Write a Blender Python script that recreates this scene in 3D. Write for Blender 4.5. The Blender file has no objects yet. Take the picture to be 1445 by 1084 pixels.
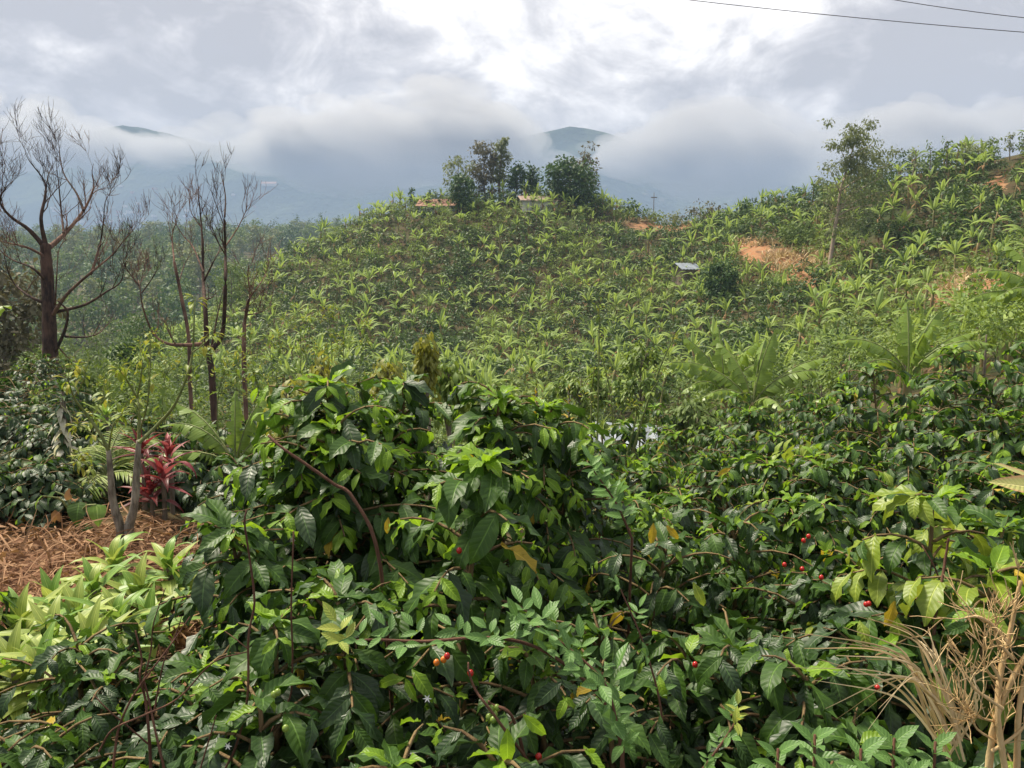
import bpy, math, random
import numpy as np
from mathutils import Matrix, Vector

rng = np.random.default_rng(11)
random.seed(11)
SC = bpy.context.scene
COL = SC.collection
PI = math.pi

# ------------------------------------------------------------------ camera
FPX, CX, CY = 1134.0, 722.5, 542.0        # focal length and centre in photograph pixels
CAMZ = 1.75
HORIZON = 380.0
PITCH = math.atan((CY - HORIZON) / FPX)
cam = bpy.data.cameras.new('camera')
cam.sensor_width = 36.0
cam.lens = 36.0 * FPX / 1445.0
cam.clip_start = 0.05
cam.clip_end = 20000
camo = bpy.data.objects.new('camera', cam)
COL.objects.link(camo)
camo.location = (0, 0, CAMZ)
camo.rotation_euler = (PI / 2 - PITCH, 0, 0)
SC.camera = camo

# ------------------------------------------------------------------ render settings, sky, sun
SC.render.engine = 'CYCLES'
cy = SC.cycles
cy.max_bounces = 6
cy.diffuse_bounces = 3
cy.glossy_bounces = 2
cy.transmission_bounces = 4
cy.volume_bounces = 6
cy.transparent_max_bounces = 8
cy.use_denoising = True
try:
    cy.denoiser = 'OPENIMAGEDENOISE'
except Exception:
    pass
SC.view_settings.view_transform = 'Standard'
SC.view_settings.look = 'None'
SC.view_settings.gamma = 1.0
SC.view_settings.use_curve_mapping = False
SC.view_settings.exposure = 1.03

SUN_EL, SUN_AZ = math.radians(58), math.radians(-55)     # azimuth from +Y towards +X
sun_dir = Vector((math.sin(SUN_AZ) * math.cos(SUN_EL), math.cos(SUN_AZ) * math.cos(SUN_EL), math.sin(SUN_EL)))
sl = bpy.data.lights.new('sun', 'SUN')
sl.energy = 4.2
sl.angle = math.radians(12)
sl.color = (1.0, 0.91, 0.74)
so = bpy.data.objects.new('sun', sl)
COL.objects.link(so)
so.rotation_euler = sun_dir.to_track_quat('Z', 'Y').to_euler()
so.location = (0, 0, 60)


def ray(px, py):
    r = (px - CX) / FPX
    c = (CY - py) / FPX
    sp, cp = math.sin(PITCH), math.cos(PITCH)
    return np.array([r, cp + c * sp, -sp + c * cp])


def P(px, py, d):
    """world point at depth y = d behind a photograph pixel"""
    v = ray(px, py)
    v = v * (d / v[1])
    return np.array([v[0], v[1], v[2] + CAMZ])


def to_px(X):
    X = np.asarray(X, float)
    sp, cp = math.sin(PITCH), math.cos(PITCH)
    y, z = X[..., 1], X[..., 2] - CAMZ
    f = y * cp - z * sp
    u = y * sp + z * cp
    f = np.where(f < 1e-3, 1e-3, f)
    return CX + FPX * X[..., 0] / f, CY - FPX * u / f, f


class NT:
    """small helper to write node trees"""
    def __init__(s, tree):
        s.t = tree
        tree.nodes.clear()

    def n(s, typ, **kw):
        nd = s.t.nodes.new(typ)
        for k, v in kw.items():
            if k.startswith('i_'):
                key = k[2:]
                key = int(key) if key.isdigit() else key.replace('_', ' ')
                s.set(nd.inputs[key], v)
            else:
                setattr(nd, k, v)
        return nd

    def set(s, sock, v):
        if isinstance(v, bpy.types.NodeSocket):
            s.t.links.new(v, sock)
        elif isinstance(v, bpy.types.Node):
            s.t.links.new(v.outputs[0], sock)
        else:
            sock.default_value = v

    def math(s, op, a, b=0.0, c=0.0, clamp=False):
        m = s.n('ShaderNodeMath', operation=op, use_clamp=clamp)
        s.set(m.inputs[0], a)
        s.set(m.inputs[1], b)
        s.set(m.inputs[2], c)
        return m.outputs[0]

    def mapr(s, v, a, b, c=0.0, d=1.0, smooth=True):
        m = s.n('ShaderNodeMapRange')
        if smooth:
            m.interpolation_type = 'SMOOTHSTEP'
        s.set(m.inputs[0], v)
        for i, q in enumerate((a, b, c, d)):
            s.set(m.inputs[i + 1], q)
        return m.outputs[0]

    def mix(s, f, a, b, blend='MIX'):
        m = s.n('ShaderNodeMix', data_type='RGBA', blend_type=blend)
        s.set(m.inputs[0], f)
        s.set(m.inputs[6], a)
        s.set(m.inputs[7], b)
        return m.outputs[2]

    def noise(s, vec, scale, detail=3.0, rough=0.5, dist=0.0):
        m = s.n('ShaderNodeTexNoise')
        if vec is not None:
            s.set(m.inputs['Vector'], vec)
        m.inputs['Scale'].default_value = scale
        m.inputs['Detail'].default_value = detail
        m.inputs['Roughness'].default_value = rough
        m.inputs['Distortion'].default_value = dist
        return m.outputs[0]


def c4(c):
    return (c[0], c[1], c[2], 1.0)


world = bpy.data.worlds.new('World')
SC.world = world
world.use_nodes = True
w = NT(world.node_tree)
tc = w.n('ShaderNodeTexCoord')
dirv = tc.outputs['Generated']
mp = w.n('ShaderNodeMapping', i_Vector=dirv)
mp.inputs['Scale'].default_value = (1.0, 1.0, 2.1)
big = w.noise(mp.outputs[0], 2.6, 8.0, 0.55, 0.35)
mp2 = w.n('ShaderNodeMapping', i_Vector=dirv)
mp2.inputs['Location'].default_value = (3.1, 0.7, 1.9)
mp2.inputs['Scale'].default_value = (1.0, 1.0, 1.7)
fine = w.noise(mp2.outputs[0], 6.0, 10.0, 0.62, 0.9)
bill = w.noise(mp2.outputs[0], 15.0, 8.0, 0.6, 0.4)


def lobe(px, py, a, b):
    v = ray(px, py)
    v = v / np.linalg.norm(v)
    d = w.n('ShaderNodeVectorMath', operation='DOT_PRODUCT')
    nv = w.n('ShaderNodeVectorMath', operation='NORMALIZE')
    w.set(nv.inputs[0], dirv)
    w.set(d.inputs[0], nv.outputs[0])
    d.inputs[1].default_value = tuple(v)
    return w.mapr(d.outputs['Value'], math.cos(math.radians(a)), math.cos(math.radians(b)))


thin = w.math('ADD', lobe(850, 30, 15, 1), w.math('MULTIPLY', lobe(620, 130, 10, 1), 0.55))
thin = w.math('ADD', thin, w.math('MULTIPLY', lobe(1350, -500, 26, 2), 0.5))
dens = w.math('ADD', w.math('MULTIPLY', big, 1.1), w.math('ADD', w.math('MULTIPLY', fine, 1.25), w.math('MULTIPLY', bill, 0.75)))
lum = w.math('ADD', w.math('SUBTRACT', dens, 1.01), w.math('MULTIPLY', thin, 0.19))
ramp = w.n('ShaderNodeValToRGB')
w.set(ramp.inputs[0], lum)
el = ramp.color_ramp.elements
el[0].position, el[0].color = 0.44, (0.43, 0.43, 0.45, 1)
el[1].position, el[1].color = 1.0, (1.25, 1.26, 1.28, 1)
for pos, colr in ((0.58, (0.54, 0.54, 0.56, 1)), (0.70, (0.68, 0.68, 0.69, 1)), (0.82, (0.90, 0.90, 0.90, 1))):
    e = ramp.color_ramp.elements.new(pos)
    e.color = colr
sky = w.n('ShaderNodeTexSky', sky_type='NISHITA')
sky.sun_disc = False
sky.sun_elevation = SUN_EL
sky.sun_rotation = SUN_AZ
sky.altitude = 1200
cloudc = w.mix(1.0, ramp.outputs[0], (7.6, 7.2, 6.9, 1), 'MULTIPLY')
skyc = w.mix(0.93, sky.outputs[0], cloudc)
bg = w.n('ShaderNodeBackground', i_Color=skyc)
bg.inputs['Strength'].default_value = 0.1
wo = w.n('ShaderNodeOutputWorld')
w.set(wo.inputs['Surface'], bg)


# ------------------------------------------------------------------ object helpers
def tag(o, label=None, cat=None, group=None, kind=None):
    if label:
        o['label'] = label
    if cat:
        o['category'] = cat
    if group:
        o['group'] = group
    if kind:
        o['kind'] = kind
    return o


def empty(name, loc=(0, 0, 0), rz=0.0, s=1.0):
    o = bpy.data.objects.new(name, None)
    o.empty_display_size = 0.1
    COL.objects.link(o)
    o.location = tuple(float(q) for q in loc)
    o.rotation_euler = (0, 0, rz)
    o.scale = (s, s, s)
    return o


def thing(name, label, cat, loc=(0, 0, 0), group=None, rz=0.0, s=1.0):
    return tag(empty(name, loc, rz, s), label, cat, group)


def link(name, me, parent=None, M=None, kind=None):
    o = bpy.data.objects.new(name, me)
    COL.objects.link(o)
    if parent is not None:
        o.parent = parent
    if M is not None:
        o.matrix_basis = M
    if kind:
        o['kind'] = kind
    return o


def copy_tree(o, parent=None):
    c = o.copy()
    COL.objects.link(c)
    if parent is not None:
        c.parent = parent
    for ch in o.children:
        copy_tree(ch, c)
    return c


class Geo:
    def __init__(s):
        s.V, s.Q, s.T, s.UV, s.MQ, s.MT = [], [], [], [], [], []
        s.nv = 0

    def add(s, V, Q=None, T=None, uv=None, m=0):
        V = np.asarray(V, float).reshape(-1, 3)
        if Q is not None and len(Q):
            Q = np.asarray(Q, int).reshape(-1, 4)
            s.Q.append(Q + s.nv)
            s.MQ.append(np.broadcast_to(np.asarray(m), (len(Q),)).copy())
        if T is not None and len(T):
            T = np.asarray(T, int).reshape(-1, 3)
            s.T.append(T + s.nv)
            s.MT.append(np.broadcast_to(np.asarray(m), (len(T),)).copy())
        s.V.append(V)
        s.UV.append(np.zeros((len(V), 2)) if uv is None else np.asarray(uv, float).reshape(-1, 2))
        s.nv += len(V)

    def mesh(s, name, mats, smooth=True, attrs=None):
        me = bpy.data.meshes.new(name)
        V = np.concatenate(s.V) if s.V else np.zeros((0, 3))
        UV = np.concatenate(s.UV) if s.UV else np.zeros((0, 2))
        Q = np.concatenate(s.Q) if s.Q else np.zeros((0, 4), int)
        T = np.concatenate(s.T) if s.T else np.zeros((0, 3), int)
        mi = np.concatenate(s.MQ + s.MT) if (s.MQ or s.MT) else np.zeros(0, int)
        loops = np.concatenate([Q.ravel(), T.ravel()])
        tot = np.concatenate([np.full(len(Q), 4), np.full(len(T), 3)])
        st = np.concatenate([[0], np.cumsum(tot)[:-1]]) if len(tot) else np.zeros(0)
        me.vertices.add(len(V))
        me.vertices.foreach_set('co', V.astype(np.float32).ravel())
        me.loops.add(len(loops))
        me.loops.foreach_set('vertex_index', loops.astype(np.int32))
        me.polygons.add(len(tot))
        me.polygons.foreach_set('loop_start', st.astype(np.int32))
        me.polygons.foreach_set('loop_total', tot.astype(np.int32))
        me.polygons.foreach_set('material_index', mi.astype(np.int32))
        me.polygons.foreach_set('use_smooth', np.full(len(tot), bool(smooth)))
        ul = me.uv_layers.new(name='UVMap')
        ul.data.foreach_set('uv', UV[loops].astype(np.float32).ravel())
        if attrs:
            for k, a in attrs.items():
                at = me.attributes.new(k, 'FLOAT', 'POINT')
                at.data.foreach_set('value', np.asarray(a, np.float32))
        for m in (mats if isinstance(mats, (list, tuple)) else [mats]):
            me.materials.append(m)
        me.update()
        return me


def norm(v):
    v = np.asarray(v, float)
    return v / np.maximum(np.linalg.norm(v, axis=-1, keepdims=True), 1e-9)


def frames(d, up):
    """(N,3,3) matrices whose columns are x (side), y (along d), z (near up)"""
    d = norm(d)
    x = np.cross(d, up)
    bad = np.linalg.norm(x, axis=-1) < 1e-4
    if bad.any():
        x[bad] = np.cross(d[bad], np.array([0.31, 0.95, 0.1]))
    x = norm(x)
    z = np.cross(x, d)
    return np.stack([x, d, z], axis=-1)


def scatter(geo, tpl, pos, d, up, scale, m=0):
    """put copies of a template (V, Q, uv) into geo"""
    pos = np.asarray(pos, float).reshape(-1, 3)
    N = len(pos)
    if N == 0:
        return
    V, Q, uv = tpl
    M = frames(np.asarray(d, float).reshape(-1, 3), np.asarray(up, float).reshape(-1, 3))
    sc = np.broadcast_to(np.asarray(scale, float), (N,))
    X = np.einsum('nij,vj->nvi', M, V) * sc[:, None, None] + pos[:, None, :]
    QQ = (Q[None] + (np.arange(N) * len(V))[:, None, None]).reshape(-1, 4)
    mm = np.repeat(np.broadcast_to(np.asarray(m), (N,)), len(Q))
    geo.add(X.reshape(-1, 3), QQ, None, np.tile(uv, (N, 1)), mm)


def tube(geo, pts, rad, n=6, m=0, cap=True, bump=0.0):
    pts = np.asarray(pts, float)
    k = len(pts)
    rad = np.broadcast_to(np.asarray(rad, float), (k,))
    tan = norm(np.gradient(pts, axis=0))
    ref = np.array([0.13, 0.21, 0.97]) if abs(tan[0][2]) < 0.8 else np.array([0.97, 0.17, 0.11])
    x = norm(np.cross(tan, ref))
    y = np.cross(tan, x)
    a = np.linspace(0, 2 * PI, n, endpoint=False)
    R = rad[:, None]
    if bump:
        R = R * (1 + bump * rng.uniform(-1, 1, (k, n)))
    V = pts[:, None] + R[..., None] * (np.cos(a)[None, :, None] * x[:, None] + np.sin(a)[None, :, None] * y[:, None])
    i = np.arange(k - 1)[:, None] * n
    j = np.arange(n)[None]
    j2 = (j + 1) % n
    Q = np.stack([i + j, i + j2, i + n + j2, i + n + j], -1).reshape(-1, 4)
    L = np.concatenate([[0], np.cumsum(np.linalg.norm(np.diff(pts, axis=0), axis=1))])
    uv = np.stack([np.tile(a / (2 * PI), (k, 1)), np.tile(L[:, None], (1, n))], -1)
    V2 = V.reshape(-1, 3)
    uv2 = uv.reshape(-1, 2)
    T = None
    if cap:
        V2 = np.vstack([V2, pts[-1] + tan[-1] * rad[-1] * 0.6])
        uv2 = np.vstack([uv2, [0, L[-1]]])
        c = len(V2) - 1
        b = (k - 1) * n
        T = [(b + q, b + (q + 1) % n, c) for q in range(n)]
    geo.add(V2, Q, T, uv2, m)


def smooth_path(pts, k=4):
    """Catmull-Rom through the points"""
    p = np.asarray(pts, float)
    if len(p) < 3:
        t = np.linspace(0, 1, k + 1)[:, None]
        return p[0] * (1 - t) + p[-1] * t
    q = np.vstack([2 * p[0] - p[1], p, 2 * p[-1] - p[-2]])
    out = []
    for i in range(1, len(q) - 2):
        t = np.linspace(0, 1, k, endpoint=False)[:, None]
        a, b, c, d = q[i - 1], q[i], q[i + 1], q[i + 2]
        out.append(0.5 * (2 * b + (c - a) * t + (2 * a - 5 * b + 4 * c - d) * t ** 2 + (3 * b - a - 3 * c + d) * t ** 3))
    out.append(p[-1:])
    return np.vstack(out)


def box(geo, x0, x1, y0, y1, z0, z1, m=0):
    V = [(x, y, z) for z in (z0, z1) for y in (y0, y1) for x in (x0, x1)]
    Q = [(0, 2, 3, 1), (4, 5, 7, 6), (0, 1, 5, 4), (2, 6, 7, 3), (0, 4, 6, 2), (1, 3, 7, 5)]
    geo.add(V, Q, None, None, m)


def vnoise(x, y, seed=0):
    """smooth value noise, vectorised"""
    xi, yi = np.floor(x).astype(int), np.floor(y).astype(int)
    fx, fy = x - xi, y - yi
    fx, fy = fx * fx * (3 - 2 * fx), fy * fy * (3 - 2 * fy)

    def h(a, b):
        s = np.sin(a * 127.1 + b * 311.7 + seed * 74.7) * 43758.5453
        return s - np.floor(s)
    return (h(xi, yi) * (1 - fx) + h(xi + 1, yi) * fx) * (1 - fy) + (h(xi, yi + 1) * (1 - fx) + h(xi + 1, yi + 1) * fx) * fy


def fbm(x, y, o=4, seed=0):
    s, a, t = 0, 1.0, 0
    for k in range(o):
        s = s + a * vnoise(x * 2 ** k, y * 2 ** k, seed + k)
        t += a
        a *= 0.5
    return s / t - 0.5
# ------------------------------------------------------------------ materials
def principled(name, base=(0.1, 0.1, 0.1), rough=0.6, spec=0.4):
    m = bpy.data.materials.new(name)
    m.use_nodes = True
    t = NT(m.node_tree)
    b = t.n('ShaderNodeBsdfPrincipled')
    b.inputs['Base Color'].default_value = c4(base)
    b.inputs['Roughness'].default_value = rough
    b.inputs['Specular IOR Level'].default_value = spec
    o = t.n('ShaderNodeOutputMaterial')
    t.set(o.inputs['Surface'], b.outputs[0])
    return m, t, b, o


def leaf_mat(name, base, light=None, rough=0.42, spec=0.5, veins=True, transl=0.28, tcol=None, var=0.35, nv=9, edge=None):
    """leaf: midrib and side veins from the leaf's own UV, tone varied leaf by leaf, light passing through"""
    m, t, b, o = principled(name, base, rough, spec)
    light = light or tuple(min(1, q * 1.9) for q in base)
    geo = t.n('ShaderNodeNewGeometry')
    oi = t.n('ShaderNodeObjectInfo')
    rnd = t.math('FRACT', t.math('ADD', geo.outputs['Random Per Island'], oi.outputs['Random']))
    tex = t.n('ShaderNodeTexCoord')
    obn = t.noise(tex.outputs['Object'], 9.0, 3, 0.6)
    f = t.math('ADD', t.math('MULTIPLY', rnd, var), t.math('MULTIPLY', t.math('SUBTRACT', obn, 0.5), 0.5))
    f = t.math('MAXIMUM', f, 0.0, clamp=True)
    colr = t.mix(f, c4(base), c4(light))
    if veins:
        sep = t.n('ShaderNodeSeparateXYZ', i_0=tex.outputs['UV'])
        au = t.math('ABSOLUTE', t.math('MULTIPLY', t.math('SUBTRACT', sep.outputs[0], 0.5), 2.0))
        mid = t.mapr(au, 0.03, 0.10, 1.0, 0.0)
        ph = t.math('SUBTRACT', t.math('MULTIPLY', sep.outputs[1], float(nv)), t.math('MULTIPLY', au, 1.3))
        sv = t.math('ABSOLUTE', t.math('SUBTRACT', t.math('FRACT', ph), 0.5))
        side = t.mapr(sv, 0.0, 0.10, 1.0, 0.0)
        vv = t.math('MAXIMUM', t.math('MULTIPLY', mid, 0.75), t.math('MULTIPLY', side, 0.28))
        colr = t.mix(vv, colr, c4(tuple(min(1, q * 1.5 + 0.012) for q in light)))
        if edge:
            colr = t.mix(t.math('MULTIPLY', t.mapr(au, 0.55, 1.0), 0.8), colr, c4(edge))
        hgt = t.math('SUBTRACT', t.math('MULTIPLY', sv, 1.0), t.math('MULTIPLY', mid, 0.8))
        bp = t.n('ShaderNodeBump', i_Height=hgt)
        bp.inputs['Strength'].default_value = 0.35
        bp.inputs['Distance'].default_value = 0.004
        t.set(b.inputs['Normal'], bp.outputs[0])
    if veins:      # brown specks on some leaves
        sp = t.noise(tex.outputs['Object'], 45.0, 3, 0.6)
        spm = t.math('MULTIPLY', t.mapr(sp, 0.66, 0.72), t.mapr(rnd, 0.45, 0.6))
        colr = t.mix(t.math('MULTIPLY', spm, 0.7), colr, (0.10, 0.065, 0.03, 1))
    t.set(b.inputs['Base Color'], colr)
    rr = t.math('ADD', rough - 0.06, t.math('MULTIPLY', obn, 0.14))
    t.set(b.inputs['Roughness'], rr)
    tr = t.n('ShaderNodeBsdfTranslucent')
    tcol = tcol or (light[0] * 1.5, light[1] * 1.5, light[2] * 0.8)
    t.set(tr.inputs['Color'], t.mix(0.5, colr, c4(tuple(min(1, q) for q in tcol))))
    mx = t.n('ShaderNodeMixShader')
    mx.inputs[0].default_value = transl
    t.set(mx.inputs[1], b.outputs[0])
    t.set(mx.inputs[2], tr.outputs[0])
    t.set(o.inputs['Surface'], mx.outputs[0])
    return m


def far_leaf(name, base, var=0.5, rough=0.6, transl=0.2, light=None):
    return leaf_mat(name, base, light, rough, 0.3, False, transl, None, var)


def bark_mat(name, a, b2, scale=14.0, rough=0.85):
    m, t, b, o = principled(name, a, rough, 0.25)
    tex = t.n('ShaderNodeTexCoord')
    mp_ = t.n('ShaderNodeMapping', i_Vector=tex.outputs['Object'])
    mp_.inputs['Scale'].default_value = (1, 1, 0.22)
    n1 = t.noise(mp_.outputs[0], scale, 6, 0.65)
    n2 = t.noise(tex.outputs['Object'], scale * 0.16, 3, 0.5)
    f = t.math('ADD', t.math('MULTIPLY', n1, 0.6), t.math('MULTIPLY', n2, 0.5))
    f = t.mapr(f, 0.38, 0.72)
    t.set(b.inputs['Base Color'], t.mix(f, c4(a), c4(b2)))
    bp = t.n('ShaderNodeBump', i_Height=n1)
    bp.inputs['Strength'].default_value = 0.6
    bp.inputs['Distance'].default_value = 0.02
    t.set(b.inputs['Normal'], bp.outputs[0])
    return m


MT = {}
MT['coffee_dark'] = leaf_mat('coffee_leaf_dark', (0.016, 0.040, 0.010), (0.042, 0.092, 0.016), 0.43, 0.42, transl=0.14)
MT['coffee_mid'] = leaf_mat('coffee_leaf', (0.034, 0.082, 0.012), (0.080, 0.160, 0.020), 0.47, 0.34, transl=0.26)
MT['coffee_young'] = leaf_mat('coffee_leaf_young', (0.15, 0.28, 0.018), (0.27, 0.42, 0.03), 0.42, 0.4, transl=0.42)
MT['coffee_yellow'] = leaf_mat('coffee_leaf_yellow', (0.40, 0.28, 0.02), (0.52, 0.38, 0.04), 0.5, 0.4, transl=0.3)
MT['coffee_lime'] = leaf_mat('coffee_leaf_lime', (0.17, 0.25, 0.025), (0.30, 0.36, 0.05), 0.42, 0.45, transl=0.34)
MT['corn'] = leaf_mat('strap_leaf_green', (0.14, 0.27, 0.045), (0.26, 0.38, 0.085), 0.42, 0.4, transl=0.3, nv=0.001)
MT['corn_pale'] = leaf_mat('strap_leaf_pale', (0.27, 0.36, 0.08), (0.44, 0.48, 0.13), 0.45, 0.4, transl=0.3, nv=0.001)
MT['red_leaf'] = leaf_mat('red_leaf', (0.080, 0.014, 0.014), (0.22, 0.040, 0.038), 0.45, 0.35, transl=0.25, tcol=(0.5, 0.07, 0.07), nv=0.001, var=0.9)
MT['pink_leaf'] = leaf_mat('pink_leaf', (0.18, 0.025, 0.035), (0.36, 0.08, 0.085), 0.45, 0.35, transl=0.25, tcol=(0.6, 0.15, 0.14), nv=0.001, var=0.9)
MT['rose'] = leaf_mat('pale_leaf', (0.090, 0.19, 0.045), (0.16, 0.29, 0.07), 0.45, 0.4, transl=0.25, nv=7)
MT['rose_tip'] = leaf_mat('shoot_tip_leaf', (0.27, 0.36, 0.06), (0.42, 0.40, 0.08), 0.45, 0.4, transl=0.35, nv=7)
MT['banana'] = leaf_mat('banana_leaf', (0.15, 0.24, 0.04), (0.28, 0.38, 0.075), 0.40, 0.4, transl=0.32, nv=26)
MT['banana_far'] = far_leaf('banana_leaf_far', (0.17, 0.265, 0.06), 0.9, 0.5, 0.38, (0.36, 0.46, 0.13))
MT['banana_dry'] = leaf_mat('banana_leaf_dry', (0.26, 0.15, 0.07), (0.40, 0.26, 0.13), 0.7, 0.2, False, 0.15)
MT['banana_stem'] = bark_mat('banana_stem', (0.17, 0.19, 0.07), (0.24, 0.14, 0.07), 9, 0.6)
MT['hill_coffee'] = far_leaf('hill_coffee_leaf', (0.030, 0.062, 0.017), 0.9, 0.5, 0.2, (0.10, 0.16, 0.04))
MT['hill_weed'] = far_leaf('hill_weed_leaf', (0.105, 0.165, 0.04), 0.8, 0.6, 0.28, (0.21, 0.265, 0.065))
MT['forest'] = far_leaf('forest_leaf', (0.080, 0.130, 0.032), 0.8, 0.6, 0.25, (0.17, 0.24, 0.06))
MT['forest_dark'] = far_leaf('forest_leaf_dark', (0.040, 0.085, 0.024), 0.7, 0.55, 0.22, (0.085, 0.15, 0.04))
MT['gray_leaf'] = far_leaf('eucalyptus_leaf', (0.12, 0.15, 0.065), 0.8, 0.55, 0.3, (0.23, 0.26, 0.12))
MT['brown_leaf'] = far_leaf('dry_crown_leaf', (0.10, 0.10, 0.055), 0.8, 0.6, 0.2, (0.17, 0.15, 0.09))
MT['mango'] = leaf_mat('drooping_leaf_olive', (0.17, 0.19, 0.03), (0.34, 0.33, 0.06), 0.45, 0.4, transl=0.3)
MT['weed'] = leaf_mat('weed_leaf', (0.10, 0.18, 0.03), (0.22, 0.29, 0.05), 0.5, 0.35, False, 0.3, var=0.8)
MT['weed_yellow'] = leaf_mat('weed_flower', (0.27, 0.29, 0.045), (0.40, 0.38, 0.06), 0.6, 0.3, False, 0.3, var=0.8)
MT['cream'] = leaf_mat('cream_bract', (0.62, 0.58, 0.44), (0.78, 0.74, 0.62), 0.5, 0.3, False, 0.25)
MT['dry_grass'] = leaf_mat('dry_blade', (0.32, 0.21, 0.10), (0.74, 0.60, 0.38), 0.6, 0.3, False, 0.15, var=0.9)
MT['dry_leaf'] = leaf_mat('dry_leaf', (0.20, 0.095, 0.045), (0.40, 0.24, 0.12), 0.7, 0.25, False, 0.15, var=1.0)
MT['litter'] = leaf_mat('litter_straw', (0.17, 0.085, 0.045), (0.39, 0.24, 0.14), 0.85, 0.15, False, 0.08, var=1.0)
MT['pink_dry'] = leaf_mat('fading_leaf', (0.46, 0.47, 0.16), (0.60, 0.55, 0.24), 0.5, 0.35, True, 0.3, nv=18, edge=(0.55, 0.25, 0.16))
MT['palm'] = leaf_mat('palm_leaflet', (0.15, 0.24, 0.05), (0.30, 0.36, 0.09), 0.45, 0.4, False, 0.3, var=0.8)
MT['bark_dark'] = bark_mat('charred_bark', (0.020, 0.015, 0.013), (0.13, 0.075, 0.055))
MT['bark_red'] = bark_mat('reddish_dry_bark', (0.075, 0.045, 0.035), (0.27, 0.155, 0.11))
MT['bark_gray'] = bark_mat('grey_bark', (0.11, 0.09, 0.065), (0.26, 0.22, 0.17))
MT['bark_pale'] = bark_mat('pale_bark', (0.27, 0.20, 0.15), (0.45, 0.36, 0.28))
MT['twig'] = bark_mat('reddish_twig', (0.07, 0.030, 0.020), (0.17, 0.085, 0.055), 30)
MT['coffee_stem'] = bark_mat('coffee_branch', (0.10, 0.060, 0.030), (0.24, 0.17, 0.08), 40)
MT['green_stem'] = bark_mat('green_stem', (0.11, 0.15, 0.045), (0.22, 0.24, 0.09), 30, 0.6)
MT['tan_twig'] = bark_mat('tan_dry_twig', (0.44, 0.28, 0.12), (0.68, 0.50, 0.27), 30)
MT['cherry_red'] = principled('coffee_cherry_red', (0.42, 0.015, 0.012), 0.25, 0.5)[0]
MT['cherry_orange'] = principled('coffee_cherry_orange', (0.60, 0.17, 0.02), 0.25, 0.5)[0]
MT['cherry_green'] = principled('coffee_cherry_green', (0.18, 0.26, 0.04), 0.3, 0.5)[0]
MT['white_petal'] = principled('white_petal', (0.8, 0.8, 0.76), 0.5, 0.3)[0]


def wear_mat(name, a, b2, scale=3.0, rough=0.7, spec=0.3, metal=0.0):
    m, t, b, o = principled(name, a, rough, spec)
    tex = t.n('ShaderNodeTexCoord')
    f = t.mapr(t.noise(tex.outputs['Object'], scale, 6, 0.65), 0.35, 0.7)
    t.set(b.inputs['Base Color'], t.mix(f, c4(a), c4(b2)))
    b.inputs['Metallic'].default_value = metal
    return m


MT['sapling_bark'] = bark_mat('mottled_grey_bark', (0.09, 0.075, 0.055), (0.34, 0.31, 0.25), 55)
MT['terracotta'] = wear_mat('terracotta_roof', (0.22, 0.10, 0.065), (0.32, 0.18, 0.12), 1.5)
MT['pink_roof'] = wear_mat('faded_roof', (0.34, 0.25, 0.21), (0.24, 0.17, 0.14), 1.0)
MT['white_wall'] = wear_mat('white_wall', (0.60, 0.60, 0.55), (0.48, 0.47, 0.42), 0.8)
MT['dark_open'] = principled('dark_interior', (0.02, 0.02, 0.02), 0.6)[0]
MT['tin'] = wear_mat('tin_roof', (0.27, 0.31, 0.36), (0.18, 0.20, 0.23), 1.2, 0.4, 0.5)
MT['plank'] = wear_mat('grey_planks', (0.17, 0.13, 0.10), (0.27, 0.22, 0.17), 3.0)
MT['wire'] = principled('black_wire', (0.06, 0.06, 0.065), 0.5)[0]
MT['pole'] = bark_mat('pole_wood', (0.12, 0.10, 0.085), (0.2, 0.17, 0.14))

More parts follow.
